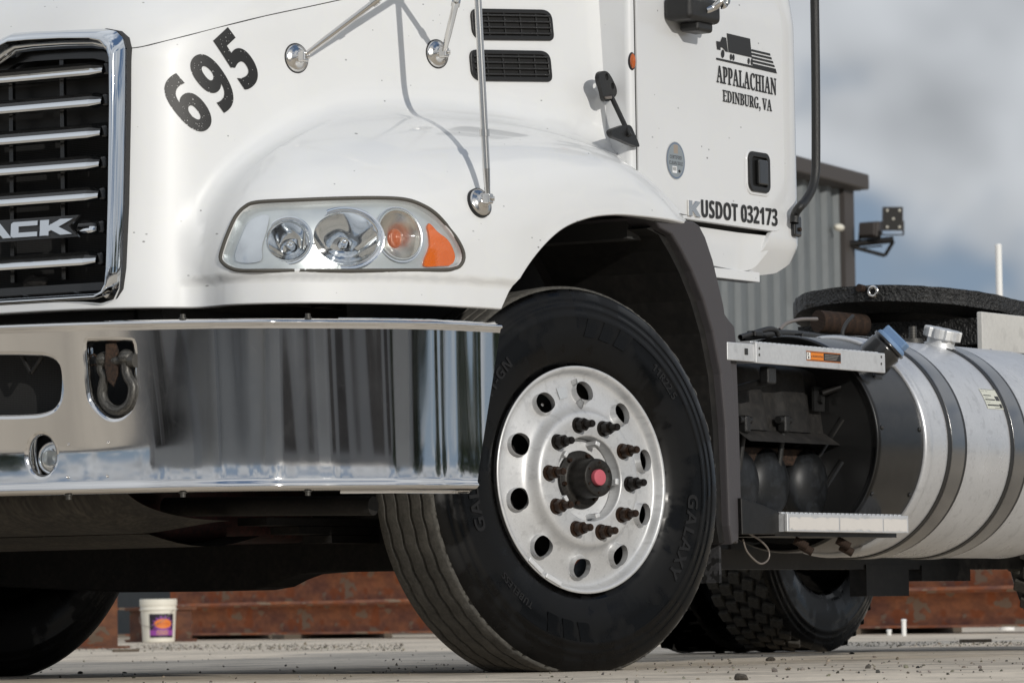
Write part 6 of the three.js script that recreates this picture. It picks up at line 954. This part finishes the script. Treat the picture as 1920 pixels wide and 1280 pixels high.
// ---------------------------------------------------------------- fifth wheel and rear deck
{
  const g = group('coupling_plate', truck), cx = 4.16, y = 1.143, R = 0.445;
  const N = 190, K = 20;
  const rim = a => { let r = R * (1 + 0.05 * Math.cos(2 * a)); const back = Math.cos(a); return r + 0.010 * (vn(a * 5 + 20, 5) - 0.5) + 0.004 * (vn(a * 22 + 20, 9) - 0.5); };
  const geo = grid(N, K, (u, v) => { const a = u * 2 * Math.PI, r = rim(a), n = 0.012 * (fbm(Math.cos(a) * 6 + 9, Math.sin(a) * 6 + 9, v * 3) - 0.5); let q, yy; if (v < 0.45) { q = r * v / 0.45; yy = 0.056 + n * (v / 0.45); } else if (v < 0.75) { q = r + n; yy = lerp(0.056, -0.005, (v - 0.45) / 0.3) + n * 0.6; } else { q = r * lerp(1, 0.75, (v - 0.75) / 0.25); yy = lerp(-0.008, -0.03, (v - 0.75) / 0.25); } return V(cx + q * Math.cos(a), y + yy * 0.85 - 0.13 * q * Math.cos(a), q * Math.sin(a)); });
  const pgeo = toGeo(geo, (x, y, z) => [Math.atan2(z, x - cx) * R, y * 1.0 + Math.hypot(x - cx, z)]).toNonIndexed(); pgeo.computeVertexNormals(); mesh('plate', pgeo, M.grease, g);
  for (const z of [-0.36, 0.36]) mesh('pedestal', boxUV(merge([box(0.34, 0.16, 0.05, cx, y - 0.10, z, 0.01), box(0.7, 0.05, 0.14, cx, y - 0.20, z)])), M.blackSteel, g);
  mesh('web', boxUV(merge([box(0.05, 0.09, 0.72, cx - 0.2, y - 0.05, 0), box(0.05, 0.09, 0.72, cx + 0.1, y - 0.05, 0), box(0.6, 0.06, 0.9, cx, y - 0.2, 0)])), M.grease, g);
  const gp = onX(1650, 553, cx - R * 0.95); mesh('grease_fitting', new THREE.TorusGeometry(0.016, 0.006, 8, 20).rotateY(Math.PI / 2).translate(cx - R * 1.06, y + 0.085, gp.z), M.stainless, g); mesh('release_pin', rod(V(cx - R * 1.08, y + 0.10, gp.z - 0.05), V(cx - R * 0.9, y + 0.09, gp.z - 0.03), 0.014, 10), M.rustSteel, g);
  const c0 = onX(1534, 602, 3.55), c1 = onX(1620, 610, 3.75); mesh('brake_chamber', rod(c0, c1, 0.038, 20), M.rustSteel, g);
  mesh('spring_hose', tube([[1770, 618], [1785, 608], [1805, 606], [1822, 612]].map(([u, v]) => onX(u, v, 4.0)), 0.012, 30, 8), M.hose, g);
  // rear fender over the drive wheels
  const f = group('rear_fender', truck), zr = 0.70, q0 = onZ(1842, 584, zr), q1 = onZ(1842, 656, zr), fl = 1.5;
  mesh('fender_panel', boxUV(box(fl, q0.y - q1.y, 0.02, q0.x + fl / 2, (q0.y + q1.y) / 2, zr - 0.01, 0.004)), M.fenderWhite, f);
  mesh('fender_skirt', boxUV(box(fl, 0.13, 0.02, q0.x + fl / 2 + 0.02, q1.y - 0.066, zr - 0.005, 0.004)), M.black, f);
  const r0 = onZ(1854, 658, zr); mesh('fender_bolt', new THREE.SphereGeometry(0.008, 12, 8).translate(r0.x, r0.y, zr + 0.006), M.stainless, f);
  const lo = group('rear_frame', truck); const b0 = onZ(1450, 1062, 0.55), b1 = onZ(1885, 1062, 0.55);
  mesh('tank_rail', boxUV(merge([box(3.1, 0.06, 0.05, 2.55, 0.305, 0.5), box(0.30, 0.10, 0.06, onZ(1650, 1105, 0.5).x, 0.24, 0.5), box(0.36, 0.05, 0.06, onZ(1760, 1095, 0.5).x, 0.262, 0.5)])), M.blackSteel, lo); mesh('torque_rod', boxUV(box(1.4, 0.05, 0.08, 3.6, 0.42, 0.40)), M.under, lo); mesh('spring_hanger', boxUV(merge([box(0.3, 0.3, 0.1, 3.3, 0.52, 0.42, 0.02), box(0.34, 0.05, 0.14, 3.3, 0.36, 0.42)])), M.blackSteel, lo); mesh('rear_spring', boxUV(box(1.7, 0.09, 0.10, 5.0, 0.62, 0.45, 0.02)), M.under, lo);
  mesh('cross_member', boxUV(box(0.1, 0.24, 0.9, 3.0, 0.80, 0)), M.blackSteel, lo); mesh('suspension_beam', boxUV(box(1.5, 0.16, 0.12, 5.0, 0.42, -0.42, 0.03)), M.under, lo); mesh('rear_hanger', boxUV(box(0.4, 0.2, 0.06, 3.7, 0.42, -0.44, 0.01)), M.blackSteel, lo);
}
// ---------------------------------------------------------------- the yard on the other side, which the chrome mirrors
{
  const far = (az, d) => V(CAM.x + Math.sin(az) * d, 0, CAM.z + Math.cos(az) * d);
  const hall = (x, z, w, h, dpt, rot, lab, mat) => { const g = group('warehouse', null, x, 0, z); g.rotation.y = rot; tag(g, lab, 'building', 'warehouses across the yard'); mesh('wall', boxUV(box(w, h, dpt, 0, h / 2, 0)), mat, g); mesh('roof', boxUV(new THREE.ExtrudeGeometry(new THREE.Shape([new THREE.Vector2(-dpt / 2 - 0.4, 0), new THREE.Vector2(dpt / 2 + 0.4, 0), new THREE.Vector2(0, 1.6)]), { depth: w + 0.8, bevelEnabled: false }).rotateY(Math.PI / 2).translate(-w / 2 - 0.4, h + 0.003, 0)), M.trim, g); const n = Math.floor(w / 6); for (let i = 0; i < n; i++) mesh('dock_door', box(3.2, 3.6, 0.08, -w / 2 + 3 + i * 6, 1.803, dpt / 2 + 0.03), M.trim, g); };
  hall(-58, 30, 34, 5.2, 14, Math.PI / 2, 'long grey warehouse across the yard in front of the truck', M.hallWall);
  hall(-20, 62, 40, 5.5, 14, Math.PI, 'long grey warehouse across the yard on the driver side of the truck', M.hallWall);
  const trailer = (x, z, rot, lab) => { const g = group('box_trailer', null, x, 0, z); g.rotation.y = rot; tag(g, lab, 'trailer', 'parked box trailers'); mesh('box', boxUV(box(2.5, 2.8, 12, 0, 2.5, 0, 0.05)), M.fenderWhite, g); mesh('chassis', box(1.1, 0.25, 11, 0, 0.97, 0), M.trim, g); for (const z2 of [-4.6, -3.3]) for (const s of [-1, 1]) mesh('wheel', new THREE.CylinderGeometry(0.5, 0.5, 0.5, 24).rotateZ(Math.PI / 2).translate(s * 0.95, 0.5, z2), M.rubber, g); for (const s of [-1, 1]) mesh('landing_leg', box(0.12, 0.85, 0.12, s * 0.5, 0.425, 3.4), M.trim, g); };
  trailer(-34, 13, 1.2, 'white box trailer parked before the front warehouse'); trailer(-33, 18.5, 1.2, 'white box trailer parked beside the other trailer'); trailer(-27, 27, 0.72, 'white box trailer parked between the two warehouses'); trailer(-21, 33, 0.55, 'white box trailer parked end-on before the driver side warehouse'); trailer(-4, 38, 0.1, 'white box trailer standing alone before the driver side trees'); trailer(-30, -16, 1.9, 'white box trailer parked ahead on the passenger side');
  seed = 77;
  const cards = [];
  for (let k = 0; k < 3; k++) { const list = []; for (let i = 0; i < 700; i++) { const th = rr(0, 6.283), u = rr(-1, 1), r = Math.cbrt(rnd()) * (0.75 + 0.35 * vn(Math.cos(th) * 2 + k * 5, Math.sin(th) * 2, u * 2)), s = Math.sqrt(1 - u * u), q = new THREE.PlaneGeometry(rr(0.25, 0.5), rr(0.2, 0.4)); q.rotateX(rr(0, 3)).rotateY(rr(0, 6)).translate(Math.cos(th) * s * r * 2.1, u * r * 2.5, Math.sin(th) * s * r * 2.1); list.push(q); } cards.push(merge(list)); }
  const spots = [[-46, -11], [-40, 46], [-33, 50], [-8, 48], [0, 44], [8, 40], [17, 44], [26, 38], [35, 42], [42, 34]];
  spots.forEach(([x, z], i) => { const g = group('shade_tree', null, x, 0, z), h = rr(5.0, 7.5); tag(g, 'leafy green tree standing at the far edge of the yard', 'tree', 'trees round the yard'); mesh('trunk', merge([new THREE.CylinderGeometry(0.13, 0.24, h * 0.6, 10).translate(0, h * 0.3, 0), rod(V(0, h * 0.45, 0), V(0.9, h * 0.72, 0.3), 0.08, 6, 0.03), rod(V(0, h * 0.4, 0), V(-0.8, h * 0.7, -0.4), 0.08, 6, 0.03)]), M.bark, g); const c = mesh('crown', cards[i % 3], M.leaf, g); c.position.y = h * 0.52; c.scale.set(h / 4.6, h / 5.4, h / 4.6); c.rotation.y = i; });
}
renderer.render(scene, camera);
